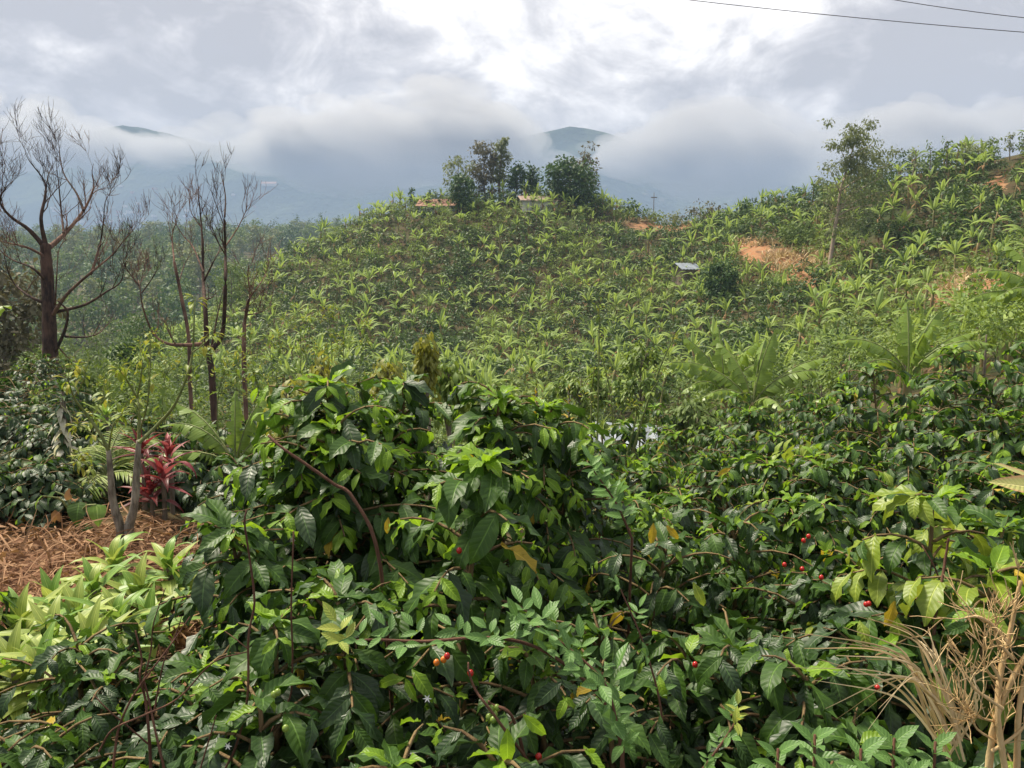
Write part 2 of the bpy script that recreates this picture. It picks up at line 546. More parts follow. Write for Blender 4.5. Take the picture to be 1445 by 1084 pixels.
# ------------------------------------------------------------------ ground
# one height profile per viewing column: (distance, photograph row) or (distance, 'z', height)
Z = 'z'
PROF = {
 -700: [(0, Z, 0), (3, Z, 0), (8, Z, 0), (15, Z, -.3), (25, Z, -1), (45, Z, -4), (80, Z, -9), (140, Z, -22), (220, Z, -30), (300, Z, -14), (420, Z, 8), (560, Z, 20), (800, Z, -60), (2300, Z, -110)],
 -200: [(0, Z, 0), (3, Z, 0), (6, Z, .05), (10, Z, 0), (15, Z, -.4), (25, Z, -1.6), (45, Z, -6), (80, Z, -13), (140, Z, -26), (180, Z, -24), (230, 440), (300, 398), (420, 360), (560, 335), (800, Z, -70), (2300, Z, -110)],
 0: [(0, Z, 0), (3, Z, 0), (6, Z, .10), (10, Z, 0), (15, Z, -.5), (25, Z, -2), (45, Z, -7), (80, Z, -14), (130, Z, -25), (180, 482), (230, 440), (300, 396), (420, 358), (560, 338), (800, Z, -70), (2300, Z, -110)],
 200: [(0, Z, 0), (3, Z, 0), (5, Z, .12), (7, Z, 0), (11, Z, -1.0), (18, Z, -2.6), (30, Z, -5), (50, Z, -7.5), (75, 525), (90, 496), (100, Z, -10), (140, Z, -19), (180, 472), (230, 430), (300, 390), (420, 355), (560, 336), (800, Z, -70), (2300, Z, -110)],
 300: [(0, Z, 0), (2, Z, 0), (4, Z, .05), (6, Z, -.2), (10, Z, -1.4), (18, Z, -3.5), (32, Z, -6), (58, 548), (76, 518), (95, 470), (106, 438), (112, Z, -6), (150, Z, -16), (190, Z, -16), (230, 425), (300, 385), (420, 350), (560, 334), (800, Z, -70), (2300, Z, -110)],
 380: [(0, Z, 0), (2, Z, -.05), (4, Z, -.1), (6, Z, -.5), (10, Z, -1.7), (18, Z, -3.9), (32, Z, -6.3), (60, 542), (78, 502), (94, 452), (105, 405), (113, 375), (122, Z, -1), (160, Z, -14), (200, Z, -18), (300, 385), (420, 348), (560, 330), (800, Z, -70), (2300, Z, -110)],
 450: [(0, Z, 0), (2, Z, -.1), (4, Z, -.2), (6, Z, -.6), (10, Z, -1.9), (18, Z, -4.1), (32, Z, -6.6), (54, 556), (73, 514), (88, 462), (100, 412), (110, 368), (119, 332), (128, Z, 3.5), (165, Z, -12), (220, Z, -20), (300, Z, -6), (420, 345), (560, 326), (800, Z, -70), (2300, Z, -110)],
 550: [(0, Z, 0), (2, Z, -.1), (4, Z, -.2), (6, Z, -.7), (10, Z, -2.0), (18, Z, -4.3), (32, Z, -6.8), (52, 562), (66, 534), (80, 484), (92, 422), (104, 366), (114, 318), (122, 288), (130, Z, 9.5), (165, Z, -8), (220, Z, -22), (300, Z, -8), (420, 342), (560, 328), (800, Z, -70), (2300, Z, -110)],
 650: [(0, Z, 0), (2, Z, -.1), (4, Z, -.2), (6, Z, -.7), (10, Z, -2.0), (18, Z, -4.3), (32, Z, -6.8), (52, 562), (66, 532), (78, 490), (88, 440), (97, 390), (105, 346), (112, 310), (120, 281), (128, Z, 12), (160, Z, 0), (220, Z, -22), (300, Z, -20), (560, Z, -10), (800, Z, -70), (2300, Z, -110)],
 750: [(0, Z, 0), (2, Z, -.1), (4, Z, -.2), (6, Z, -.7), (10, Z, -2.0), (18, Z, -4.2), (32, Z, -6.7), (52, 562), (66, 532), (78, 490), (88, 440), (97, 390), (105, 346), (112, 310), (120, 281), (130, Z, 12), (160, Z, 2), (220, Z, -22), (300, Z, -20), (560, Z, -20), (800, Z, -70), (2300, Z, -110)],
 850: [(0, Z, 0), (2, Z, -.1), (4, Z, -.2), (6, Z, -.6), (10, Z, -1.8), (18, Z, -4.0), (32, Z, -6.2), (50, 560), (60, 538), (72, 500), (84, 450), (95, 400), (105, 350), (115, 310), (122, 291), (132, Z, 11), (165, Z, 0), (220, Z, -20), (300, Z, -25), (560, Z, -30), (800, Z, -70), (2300, Z, -110)],
 930: [(0, Z, 0), (2, Z, -.1), (4, Z, -.15), (6, Z, -.5), (10, Z, -1.5), (18, Z, -3.5), (32, Z, -5.6), (48, 553), (58, 522), (70, 480), (82, 432), (95, 382), (106, 342), (113, 326), (117, 313), (121, 311), (132, Z, 7), (165, Z, -4), (220, Z, -20), (300, Z, -25), (560, Z, -30), (800, Z, -70), (2300, Z, -110)],
 1000: [(0, Z, 0), (2, Z, -.05), (4, Z, -.1), (6, Z, -.4), (10, Z, -1.3), (18, Z, -3.0), (32, Z, -5), (46, 545), (54, 518), (65, 472), (75, 425), (86, 384), (96, 350), (105, 328), (112, 308), (124, Z, 7), (165, Z, -4), (220, Z, -20), (300, Z, -25), (560, Z, -30), (800, Z, -70), (2300, Z, -110)],
 1060: [(0, Z, 0), (2, Z, 0), (4, Z, -.1), (6, Z, -.3), (10, Z, -1.1), (18, Z, -2.6), (32, Z, -4.4), (44, 540), (52, 512), (62, 465), (71, 418), (78, 385), (81, 366), (83, 350), (90, 336), (97, 312), (104, 296), (116, Z, 7), (165, Z, -4), (220, Z, -20), (300, Z, -25), (560, Z, -30), (800, Z, -70), (2300, Z, -110)],
 1140: [(0, Z, 0), (2, Z, 0), (4, Z, 0), (6, Z, -.2), (10, Z, -.9), (18, Z, -2.1), (32, Z, -3.8), (42, 530), (50, 492), (60, 444), (69, 404), (74, 386), (76.5, 366), (78, 354), (84, 330), (90, 300), (97, 277), (110, Z, 9), (165, Z, -2), (220, Z, -20), (300, Z, -25), (560, Z, -30), (800, Z, -70), (2300, Z, -110)],
 1250: [(0, Z, 0), (2, Z, 0), (4, Z, 0), (6, Z, -.1), (10, Z, -.7), (18, Z, -1.6), (30, Z, -2.8), (38, 512), (46, 482), (54, 435), (61, 398), (65, 382), (69, 358), (75, 312), (80, 272), (85, 242), (96, Z, 11), (165, Z, -2), (220, Z, -20), (300, Z, -25), (560, Z, -30), (800, Z, -70), (2300, Z, -110)],
 1350: [(0, Z, 0), (2, Z, 0), (4, Z, 0), (6, Z, -.1), (10, Z, -.6), (18, Z, -1.2), (30, Z, -2.0), (37, 492), (44, 452), (48, 428), (51, 405), (57, 385), (63, 352), (70, 300), (76, 254), (82, 218), (94, Z, 12), (165, Z, 0), (220, Z, -20), (300, Z, -25), (560, Z, -30), (800, Z, -70), (2300, Z, -110)],
 1445: [(0, Z, 0), (2, Z, 0), (4, Z, 0), (6, Z, -.05), (10, Z, -.5), (18, Z, -1.0), (28, Z, -1.6), (35, 488), (42, 445), (46, 420), (49, 396), (55, 372), (62, 328), (69, 276), (75, 232), (79, 208), (92, Z, 14), (165, Z, 2), (220, Z, -20), (300, Z, -25), (560, Z, -30), (800, Z, -70), (2300, Z, -110)],
 1800: [(0, Z, 0), (4, Z, 0), (10, Z, -.2), (18, Z, -.6), (28, Z, -.8), (42, Z, 0), (60, Z, 7), (78, Z, 15), (92, Z, 17), (165, Z, 6), (300, Z, -20), (800, Z, -70), (2300, Z, -110)],
 2600: [(0, Z, 0), (4, Z, 0), (10, Z, 0), (18, Z, -.2), (28, Z, 0), (42, Z, 1), (60, Z, 8), (78, Z, 15), (92, Z, 18), (165, Z, 8), (300, Z, -15), (800, Z, -70), (2300, Z, -110)],
}
LR0, LR1, NR = math.log(0.5), math.log(2350.0), 560
LR = np.linspace(LR0, LR1, NR)
ths, rows = [], []
for px in sorted(PROF):
    th = math.atan((px - CX) / FPX / math.cos(PITCH) ** 0)
    d, z = [], []
    for q in PROF[px]:
        d.append(q[0])
        z.append(q[2] if q[1] == Z else P(px, q[1], q[0])[2])
    r = np.array(d) / math.cos(th)
    ths.append(th)
    rows.append(np.interp(np.exp(LR), r, z))
rows = np.array(rows)
# widen to the full turn
ths = np.array([-PI] + ths + [PI])
flat = np.interp(np.exp(LR), [0, 60, 300, 2300], [0, -1, -10, -110])
rows = np.vstack([flat, rows, flat])
NTH = 1801
TH = np.linspace(-PI, PI, NTH)
GRID = np.empty((NTH, NR))
for j in range(NR):
    GRID[:, j] = np.interp(TH, ths, rows[:, j])


def blur(a, k, axis):
    if k < 1:
        return a
    ker = np.exp(-0.5 * (np.arange(-3 * k, 3 * k + 1) / k) ** 2)
    ker /= ker.sum()
    pad = [(0, 0), (0, 0)]
    pad[axis] = (3 * k, 3 * k)
    ap = np.pad(a, pad, mode='edge')
    return np.apply_along_axis(lambda v: np.convolve(v, ker, 'valid'), axis, ap)


GRID = blur(blur(GRID, 4, 0), 2, 1)
RR = np.exp(LR)
gx, gy = RR[None] * np.sin(TH)[:, None], RR[None] * np.cos(TH)[:, None]
amp = np.interp(RR, [0, 4, 12, 40, 100, 300, 2000], [0.02, 0.06, 0.22, 0.5, 0.9, 6, 25])[None]
wl = np.interp(RR, [0, 10, 100, 300, 2000], [1.5, 4, 9, 60, 300])[None]
GRID = GRID + amp * fbm(gx / 9.0 + 50, gy / 9.0 + 50, 3, 3) * (RR < 200)[None] + amp * fbm(gx / 70 + 9, gy / 70 + 9, 4, 8) * (RR >= 200)[None]


def gz(x, y):
    x, y = np.asarray(x, float), np.asarray(y, float)
    th = np.arctan2(x, y)
    lr = np.log(np.maximum(np.hypot(x, y), 0.5))
    a = np.clip((th + PI) / (2 * PI) * (NTH - 1), 0, NTH - 1.001)
    b = np.clip((lr - LR0) / (LR1 - LR0) * (NR - 1), 0, NR - 1.001)
    i, j = a.astype(int), b.astype(int)
    f, g = a - i, b - j
    return (GRID[i, j] * (1 - g) + GRID[i, j + 1] * g) * (1 - f) + (GRID[i + 1, j] * (1 - g) + GRID[i + 1, j + 1] * g) * f


def G(px, d):
    """point on the ground in viewing column px at depth d"""
    x = (px - CX) / FPX * d
    # the row changes the column a little through the pitch: one correction step
    z = float(gz(x, d))
    f = d * math.cos(PITCH) - (z - CAMZ) * math.sin(PITCH)
    x = (px - CX) / FPX * f
    return np.array([x, d, float(gz(x, d))])


# sheet of ground: fine where it is in view, coarse behind
keep_t = np.where(np.abs(TH) < math.radians(46))[0]
out_t = np.arange(0, NTH, 15)
it = np.unique(np.concatenate([keep_t, out_t[np.abs(TH[out_t]) >= math.radians(46)], [NTH - 1]]))
ir = np.unique(np.concatenate([np.arange(0, NR, 2)]))
gxs, gys, gzs = gx[np.ix_(it, ir)], gy[np.ix_(it, ir)], GRID[np.ix_(it, ir)]
na, nb_ = gxs.shape
V = np.stack([gxs, gys, gzs], -1).reshape(-1, 3)
ii, jj = np.meshgrid(np.arange(na - 1), np.arange(nb_ - 1), indexing='ij')
Q = np.stack([ii * nb_ + jj, ii * nb_ + jj + 1, (ii + 1) * nb_ + jj + 1, (ii + 1) * nb_ + jj], -1).reshape(-1, 4)[:, ::-1]
gpx, gpy, gf = to_px(V)
gr = np.hypot(V[:, 0], V[:, 1])
wob = fbm(V[:, 0] / 3.1 + 20, V[:, 1] / 3.1 + 20, 4, 5)


def patch(px, py, rx, ry, r0, r1):
    q = ((gpx - px) / rx) ** 2 + ((gpy - py) / ry) ** 2
    return np.clip(1.6 - 1.3 * q + 2.0 * wob, 0, 1) * ((gr > r0) & (gr < r1) & (V[:, 1] > 0))


dirt = np.zeros(len(V))
for a in ((1078, 358, 44, 13, 66, 92), (1132, 390, 27, 17, 60, 90), (1115, 374, 42, 13, 66, 92), (1052, 348, 24, 8, 70, 95), (1196, 398, 30, 8, 60, 80), (1385, 408, 64, 13, 42, 60), (1335, 425, 34, 12, 42, 60), (925, 319, 62, 7, 105, 124),
          (1425, 222, 30, 10, 60, 90), (1410, 262, 24, 10, 60, 90)):
    dirt = np.maximum(dirt, patch(*a))
nearb = np.exp(-(((V[:, 0] + 2.3) / 2.3) ** 2 + ((V[:, 1] - 4.0) / 1.15) ** 2) ** 2)
V[:, 2] += dirt * .9 * fbm(V[:, 0] / 1.3, V[:, 1] / 1.3, 4, 21)
g = Geo()
g.add(V, Q)
m, t, b, o = principled('soil', (0.1, 0.06, 0.03), 0.9, 0.2)
tex = t.n('ShaderNodeTexCoord')
ob = tex.outputs['Object']
n1 = t.noise(ob, 0.22, 5, 0.6)
n2 = t.noise(ob, 1.7, 6, 0.65)
n3 = t.noise(ob, 22.0, 5, 0.7)
at = t.n('ShaderNodeAttribute', attribute_name='dirt')
at2 = t.n('ShaderNodeAttribute', attribute_name='litter')
base = t.mix(t.mapr(n1, 0.38, 0.62), (0.034, 0.046, 0.014, 1), (0.080, 0.055, 0.026, 1))
base = t.mix(t.math('MULTIPLY', t.mapr(n2, 0.45, 0.7), 0.6), base, (0.055, 0.075, 0.022, 1))
n4 = t.noise(ob, 0.75, 5, 0.7, 0.6)
dcol = t.mix(t.mapr(n2, 0.35, 0.65), (0.34, 0.14, 0.06, 1), (0.30, 0.18, 0.095, 1))
dcol = t.mix(t.mapr(n4, 0.46, 0.66), dcol, (0.15, 0.085, 0.045, 1))
dmask = t.mapr(t.math('ADD', at.outputs['Fac'], t.math('MULTIPLY', t.math('SUBTRACT', n2, 0.5), 3.6)), 0.35, 0.75)
base = t.mix(t.math('MULTIPLY', dmask, t.mapr(at.outputs['Fac'], 0.02, 0.2)), base, dcol)
base = t.mix(at2.outputs['Fac'], base, t.mix(n3, (0.10, 0.042, 0.022, 1), (0.24, 0.125, 0.07, 1)))
t.set(b.inputs['Base Color'], base)
bp = t.n('ShaderNodeBump', i_Height=t.math('ADD', n3, t.math('MULTIPLY', n2, 2.0)))
bp.inputs['Strength'].default_value = 0.7
bp.inputs['Distance'].default_value = 0.05
t.set(b.inputs['Normal'], bp.outputs[0])
ground = link('ground', g.mesh('ground', m, True, {'dirt': dirt, 'litter': np.clip(nearb, 0, 1)}), kind='structure')

# ------------------------------------------------------------------ far mountains
mx0 = np.linspace(-4200, 4200, 260)
ridge_px = [-900, -300, 0, 100, 190, 300, 420, 560, 680, 740, 800, 850, 900, 960, 1050, 1150, 1300, 1500, 2000, 2600]
ridge_py = [190, 180, 188, 182, 170, 196, 205, 205, 208, 200, 182, 187, 205, 225, 232, 228, 215, 200, 190, 200]
tt = np.linspace(0, 1, 60)
V = []
for x in mx0:
    for q in tt:
        d = 2500 + 2100 * q
        px = CX + FPX * (x / 3500)
        top = P(0, np.interp(px, ridge_px, ridge_py), 3900)[2]
        h = -120 + (top + 120) * (min(1.0, q / 0.667) ** 1.15 if q < 0.667 else 1 - 1.2 * (q - 0.667))
        V.append((x * d / 3500, d, h))
V = np.array(V)
qv = np.tile(tt, len(mx0))
V[:, 2] += 190 * fbm(V[:, 0] / 700, V[:, 1] / 700, 5, 2) * np.clip(qv * 2.2, 0, 1)
nb_ = len(tt)
ii, jj = np.meshgrid(np.arange(len(mx0) - 1), np.arange(nb_ - 1), indexing='ij')
Q = np.stack([ii * nb_ + jj, (ii + 1) * nb_ + jj, (ii + 1) * nb_ + jj + 1, ii * nb_ + jj + 1], -1).reshape(-1, 4)
g = Geo()
g.add(V, Q)
MOUNT = V
m, t, b, o = principled('mountain_forest', (0.03, 0.05, 0.025), 0.95, 0.1)
tex = t.n('ShaderNodeTexCoord')
n1 = t.noise(tex.outputs['Object'], 0.004, 6, 0.6)
n2 = t.noise(tex.outputs['Object'], 0.02, 5, 0.6)
base = t.mix(t.mapr(n1, 0.42, 0.62), (0.020, 0.040, 0.022, 1), (0.060, 0.085, 0.040, 1))
base = t.mix(t.math('MULTIPLY', t.mapr(n2, 0.6, 0.72), 0.5), base, (0.16, 0.14, 0.09, 1))
t.set(b.inputs['Base Color'], base)
bp = t.n('ShaderNodeBump', i_Height=n2)
bp.inputs['Strength'].default_value = 1.0
bp.inputs['Distance'].default_value = 30
t.set(b.inputs['Normal'], bp.outputs[0])
link('mountains', g.mesh('mountains', m), kind='structure')

# ------------------------------------------------------------------ haze: one closed box round camera and scene
m = bpy.data.materials.new('haze')
m.use_nodes = True
t = NT(m.node_tree)
pv = t.n('ShaderNodeVolumePrincipled')
pv.inputs['Color'].default_value = (0.40, 0.53, 0.76, 1)
pv.inputs['Density'].default_value = 0.00042
pv.inputs['Anisotropy'].default_value = 0.0
o = t.n('ShaderNodeOutputMaterial')
t.set(o.inputs['Volume'], pv.outputs[0])
g = Geo()
box(g, -2480, 2480, -2480, 2480, float(GRID.min()) - 1.0, 300)
haze = link('haze', g.mesh('haze', m, False), kind='stuff')

# ------------------------------------------------------------------ low clouds on the mountain flank, beyond the haze
m = bpy.data.materials.new('cloud')
m.use_nodes = True
t = NT(m.node_tree)
pv = t.n('ShaderNodeVolumePrincipled')
pv.inputs['Color'].default_value = (0.74, 0.735, 0.74, 1)
pv.inputs['Density'].default_value = 0.0048
pv.inputs['Anisotropy'].default_value = 0.3
o = t.n('ShaderNodeOutputMaterial')
t.set(o.inputs['Volume'], pv.outputs[0])
CLOUD_M = m


def blob(n1_, n2_, seed):
    u = np.linspace(0, PI, n1_)
    v = np.linspace(0, 2 * PI, n2_, endpoint=False)
    U, W = np.meshgrid(u, v, indexing='ij')
    D = np.stack([np.sin(U) * np.cos(W), np.sin(U) * np.sin(W), np.cos(U)], -1)
    r = 1 + 0.75 * fbm(D[..., 0] * 1.7 + D[..., 2] * 2.1 + seed * 3, D[..., 1] * 1.7 + D[..., 2] * 1.3 + seed, 4, seed)
    X = D * r[..., None]
    i, j = np.meshgrid(np.arange(n1_ - 1), np.arange(n2_), indexing='ij')
    j2 = (j + 1) % n2_
    Q_ = np.stack([i * n2_ + j, (i + 1) * n2_ + j, (i + 1) * n2_ + j2, i * n2_ + j2], -1).reshape(-1, 4)
    return X.reshape(-1, 3), Q_


CLOUDS = []      # px, py, depth, half width px, half height px, half depth m
r = np.random.default_rng(41)
TOPX = [-320, -100, 0, 90, 150, 230, 300, 420, 480, 560, 640, 720, 790, 860, 940, 1040, 1120, 1200, 1300, 1445, 1760]
TOPY = [110, 130, 118, 140, 190, 200, 165, 150, 112, 92, 96, 150, 214, 190, 130, 165, 180, 138, 108, 128, 100]
LOX = [-300, 100, 190, 330, 420, 700, 1000, 1100, 1760]
LOY = [235, 232, 222, 228, 246, 244, 250, 260, 250]
tries = 0
while len(CLOUDS) < 125 and tries < 4000:
    tries += 1
    px = r.uniform(-320, 1760)
    t0_, l0_ = np.interp(px, TOPX, TOPY), np.interp(px, LOX, LOY)
    f_ = r.beta(1.3, .9)
    a_ = r.uniform(28, 62) * (1.25 - .5 * (1 - f_)) * (1.5 if f_ > .75 else 1)
    h_ = a_ * r.uniform(.38, .7)
    py = t0_ + h_ * .6 + (l0_ - h_ * .55 - t0_ - h_ * .6) * f_
    if ((px - 803) / (a_ + 22)) ** 2 + ((py - 205) / (h_ + 8)) ** 2 < 1 or ((px - 190) / (a_ + 2)) ** 2 + ((py - 182) / (h_ + 4)) ** 2 < 1:
        continue
    CLOUDS.append((px, py, r.uniform(2780, 3050), a_, h_, a_ * 2.0))
for q in range(56):      # ragged small puffs along the upper edge
    px = r.uniform(-200, 1650)
    if abs(px - 803) < 70 or abs(px - 190) < 60 or px > 1130:
        continue
    a_ = r.uniform(12, 30)
    CLOUDS.append((px, np.interp(px, TOPX, TOPY) + 12 + abs(r.normal(0, 14)), r.uniform(2740, 2900), a_, a_ * r.uniform(.35, .7), a_ * 2.2))
for q in ((700, 228, 2850, 70, 18, 100), (905, 226, 2850, 60, 24, 110), (620, 232, 2850, 90, 20, 120), (250, 208, 2850, 60, 12, 90), (300, 214, 2850, 80, 16, 90), (120, 218, 2850, 80, 20, 90), (800, 232, 2860, 60, 9, 50), (838, 208, 2900, 24, 9, 40)):
    CLOUDS.append(q)
for k, (px, py, d, a, b_, dd) in enumerate(CLOUDS):
    X, Q_ = blob(30, 48, k + 1)
    s = d / FPX
    X = X * np.array([a * s, dd, b_ * s])
    g = Geo()
    g.add(X, Q_)
    o_ = link('low_cloud', g.mesh('low_cloud', CLOUD_M), kind='stuff')
    o_.location = tuple(P(px, py, d))
# ------------------------------------------------------------------ leaf shapes
def leaf_tpl(L=1.0, W=0.4, n=6, m=1, droop=0.6, fold=0.25, wav=0.0, shape=0.85, pet=0.06, tip=1.0, start=0.0, twist=0.0, ph=0.0, fold_down=False):
    """a leaf along +Y: n rows, 2m columns; droop = bend in radians over its length"""
    t_ = np.linspace(0, 1, n + 1)
    ang = start - droop * t_ ** 1.3
    dy = np.cos(ang)
    dz = np.sin(ang)
    y = np.concatenate([[0], np.cumsum((dy[1:] + dy[:-1]) / 2)]) / n * L
    z = np.concatenate([[0], np.cumsum((dz[1:] + dz[:-1]) / 2)]) / n * L
    b_ = np.clip((t_ - pet) / (1 - pet), 0, 1)
    wd = W / 2 * np.sin(PI * b_ ** shape) ** (0.78)
    wd = wd * (1 - 0.35 * b_ ** 3 * tip)
    wd = np.maximum(wd, 0.012 * L)
    wd[-1] = 0.002 * L
    V, uv = [], []
    u = np.linspace(-1, 1, 2 * m + 1)
    for i in range(n + 1):
        f = fold * (-1 if fold_down else 1)
        for uu in u:
            x = uu * wd[i] * math.cos(fold)
            up = abs(uu) * wd[i] * math.sin(f) + wav * W * abs(uu) * math.sin(t_[i] * 15 + ph + (1.3 if uu > 0 else 0))
            a = ang[i]
            tw = twist * t_[i] * x
            V.append((x, y[i] - up * math.sin(a), z[i] + up * math.cos(a) + tw))
            uv.append((uu * 0.5 + 0.5, t_[i]))
    c = 2 * m + 1
    Q = [(i * c + j, i * c + j + 1, (i + 1) * c + j + 1, (i + 1) * c + j) for i in range(n) for j in range(c - 1)]
    return np.array(V), np.array(Q), np.array(uv)


CLUMP = leaf_tpl(1, 0.5, 2, 1, 0.7, 0.2)                       # 8 triangles, for far crowns
BLADE = leaf_tpl(1, 0.35, 3, 1, 0.9, 0.2)
CL_HI = [leaf_tpl(1, 0.40, 6, 2, dr, fo, wa, 0.92, 0.05, .55, st, tw, ph)
         for dr, fo, wa, st, tw, ph in ((0.8, .30, .16, .1, .0, 0), (1.3, .22, .14, .25, .25, 1), (0.45, .38, .18, .0, -.3, 2), (1.05, .12, .16, .1, .4, 3))]
CL_LO = [leaf_tpl(1, 0.40, 4, 1, dr, fo, 0.05, 0.92, 0.05, .6, st) for dr, fo, st in ((0.7, .3, .1), (1.2, .2, .25), (0.35, .36, 0), (0.9, .12, .1))]


def rand_unit(n):
    return norm(rng.normal(size=(n, 3)))


# ------------------------------------------------------------------ coffee shrubs close to the camera
NEAR = []     # every near shrub: its leaves are sorted by how large they show before they are built


def coffee_leaves(H, spread, stems=2, nb=26, L=0.135, young=0.15, dark=0.6, yellow=0.004, lime=0.0, droop=0.6, low=0.12, seed=0, whorl=7):
    r = np.random.default_rng(seed)
    pos, dr, up, sc, cl = [], [], [], [], []
    tubes = []
    cherries = []
    for s in range(stems):
        a0 = r.uniform(0, 2 * PI)
        off = np.array([math.cos(a0), math.sin(a0), 0]) * (0.05 if stems == 1 else spread * 0.22)
        top = off * 1.8 + np.array([r.normal(0, .04), r.normal(0, .04), H * (1 if s == 0 else r.uniform(.84, .97))])
        mid = (off * .6 + top) / 2 + np.array([r.normal(0, .03), r.normal(0, .03), 0])
        st = smooth_path([off * .3, mid, top], 6)
        tubes.append((st, np.linspace(.016, .005, len(st))))
        for k in range(nb):
            f = low + (1 - low) * ((k + r.uniform(0, .8)) / nb)
            base = st[min(len(st) - 1, int(f * (len(st) - 1)))] * (1 - (f * (len(st) - 1)) % 1) + st[min(len(st) - 1, int(f * (len(st) - 1)) + 1)] * ((f * (len(st) - 1)) % 1)
            az = a0 + k * 2.3999 + r.normal(0, .25)
            tall = max(0.0, (f - .35) / .65)
            Lb = spread * (0.22 + 0.85 * (1 - f) ** 0.6) * r.uniform(.75, 1.15)
            if f < .3:
                Lb *= .9
            e0 = r.uniform(.25, .75) + (0.35 if f > .85 else 0)
            nn = max(4, int(Lb / .040))
            tt_ = np.linspace(0, 1, nn + 1)
            el_ = e0 - (e0 + droop * r.uniform(.6, 1.2)) * tt_ ** 1.2
            azs = az + r.normal(0, .15) * tt_
            step = np.stack([np.cos(el_) * np.cos(azs), np.cos(el_) * np.sin(azs), np.sin(el_)], -1) * (Lb / nn)
            br = base + np.concatenate([[[0, 0, 0]], np.cumsum(step[:-1], axis=0)])
            tubes.append((br[::2] if nn > 6 else br, np.linspace(.006, .0025, len(br[::2] if nn > 6 else br))))
            start = int(nn * (.30 if Lb > .35 else .12))
            for i in range(start, nn + 1):
                fw = norm(step[min(i, nn - 1)])
                sd = norm(np.cross(fw, [0, 0, 1]))
                tipf = i / nn
                if i % 2 and tipf < .70 and L > .1 and r.random() < .85:
                    if r.random() < .06:
                        cherries.append(br[i] + r.normal(0, .008, 3))
                    continue
                for sg in (-1, 1):
                    if r.random() < .1:
                        continue
                    d = sg * sd * r.uniform(.55, .95) + fw * r.uniform(.35, .8) + np.array([0, 0, -r.uniform(.10, 1.15) * (1.0 - .35 * tipf)]) + r.normal(0, .12, 3)
                    u_ = np.array([0, 0, 1.0]) + .35 * fw + r.normal(0, .25, 3)
                    pos.append(br[i] + r.normal(0, .004, 3))
                    dr.append(d)
                    up.append(u_)
                    q = r.random()
                    if q < yellow:
                        c = 3
                    elif q < yellow + lime:
                        c = 4
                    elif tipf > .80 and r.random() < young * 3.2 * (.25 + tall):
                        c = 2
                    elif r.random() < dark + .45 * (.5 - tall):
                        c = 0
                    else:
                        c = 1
                    sc.append(L * .94 * r.uniform(.68, 1.2) * (.62 if c == 2 else 1) * (1 - .2 * (tipf > .93)))
                    cl.append(c)
        # whorl at the shoot's top
        for k in range(whorl):
            az = k * 2.4 + r.normal(0, .2)
            d = np.array([math.cos(az), math.sin(az), r.uniform(-.3, .9) if whorl < 9 else .9 - 1.5 * k / whorl])
            pos.append(st[-1] + r.normal(0, .006, 3))
            dr.append(d)
            up.append(np.array([0, 0, 1.0]) + r.normal(0, .2, 3))
            c = 2 if r.random() < .25 + young * 1.2 else 1
            sc.append(L * (.72 if c == 2 else 1.0) * r.uniform(.8, 1.15))
            cl.append(c)
    return dict(pos=np.array(pos), dr=norm(np.array(dr)), up=np.array(up), sc=np.array(sc), cl=np.array(cl), tubes=tubes, cherries=cherries)


CMATS = [MT['coffee_dark'], MT['coffee_mid'], MT['coffee_young'], MT['coffee_yellow'], MT['coffee_lime']]
LEAF_ME = {}


def leaf_mesh(key, tpl, mat):
    if key not in LEAF_ME:
        g_ = Geo()
        g_.add(tpl[0], tpl[1], None, tpl[2])
        LEAF_ME[key] = g_.mesh('leaf', mat)
    return LEAF_ME[key]


def mat4(R, s, p):
    M = Matrix.Identity(4)
    for i in range(3):
        for j in range(3):
            M[i][j] = float(R[i, j] * s)
        M[i][3] = float(p[i])
    return M


def near_coffee(px, py, d, spread, label, n_single=200, cat='coffee shrub', group=None, **kw):
    """a shrub whose top shows at (px, py) at depth d"""
    top = P(px, py, d)
    base = np.array([top[0], top[1], float(gz(top[0], top[1])) - .03])
    H = max(.35, top[2] - base[2] - .03)
    kw.setdefault('seed', int(px * 7 + py))
    lv = coffee_leaves(H, spread, **kw)
    NEAR.append(dict(base=base, lv=lv, label=label, n=n_single, cat=cat, group=group))


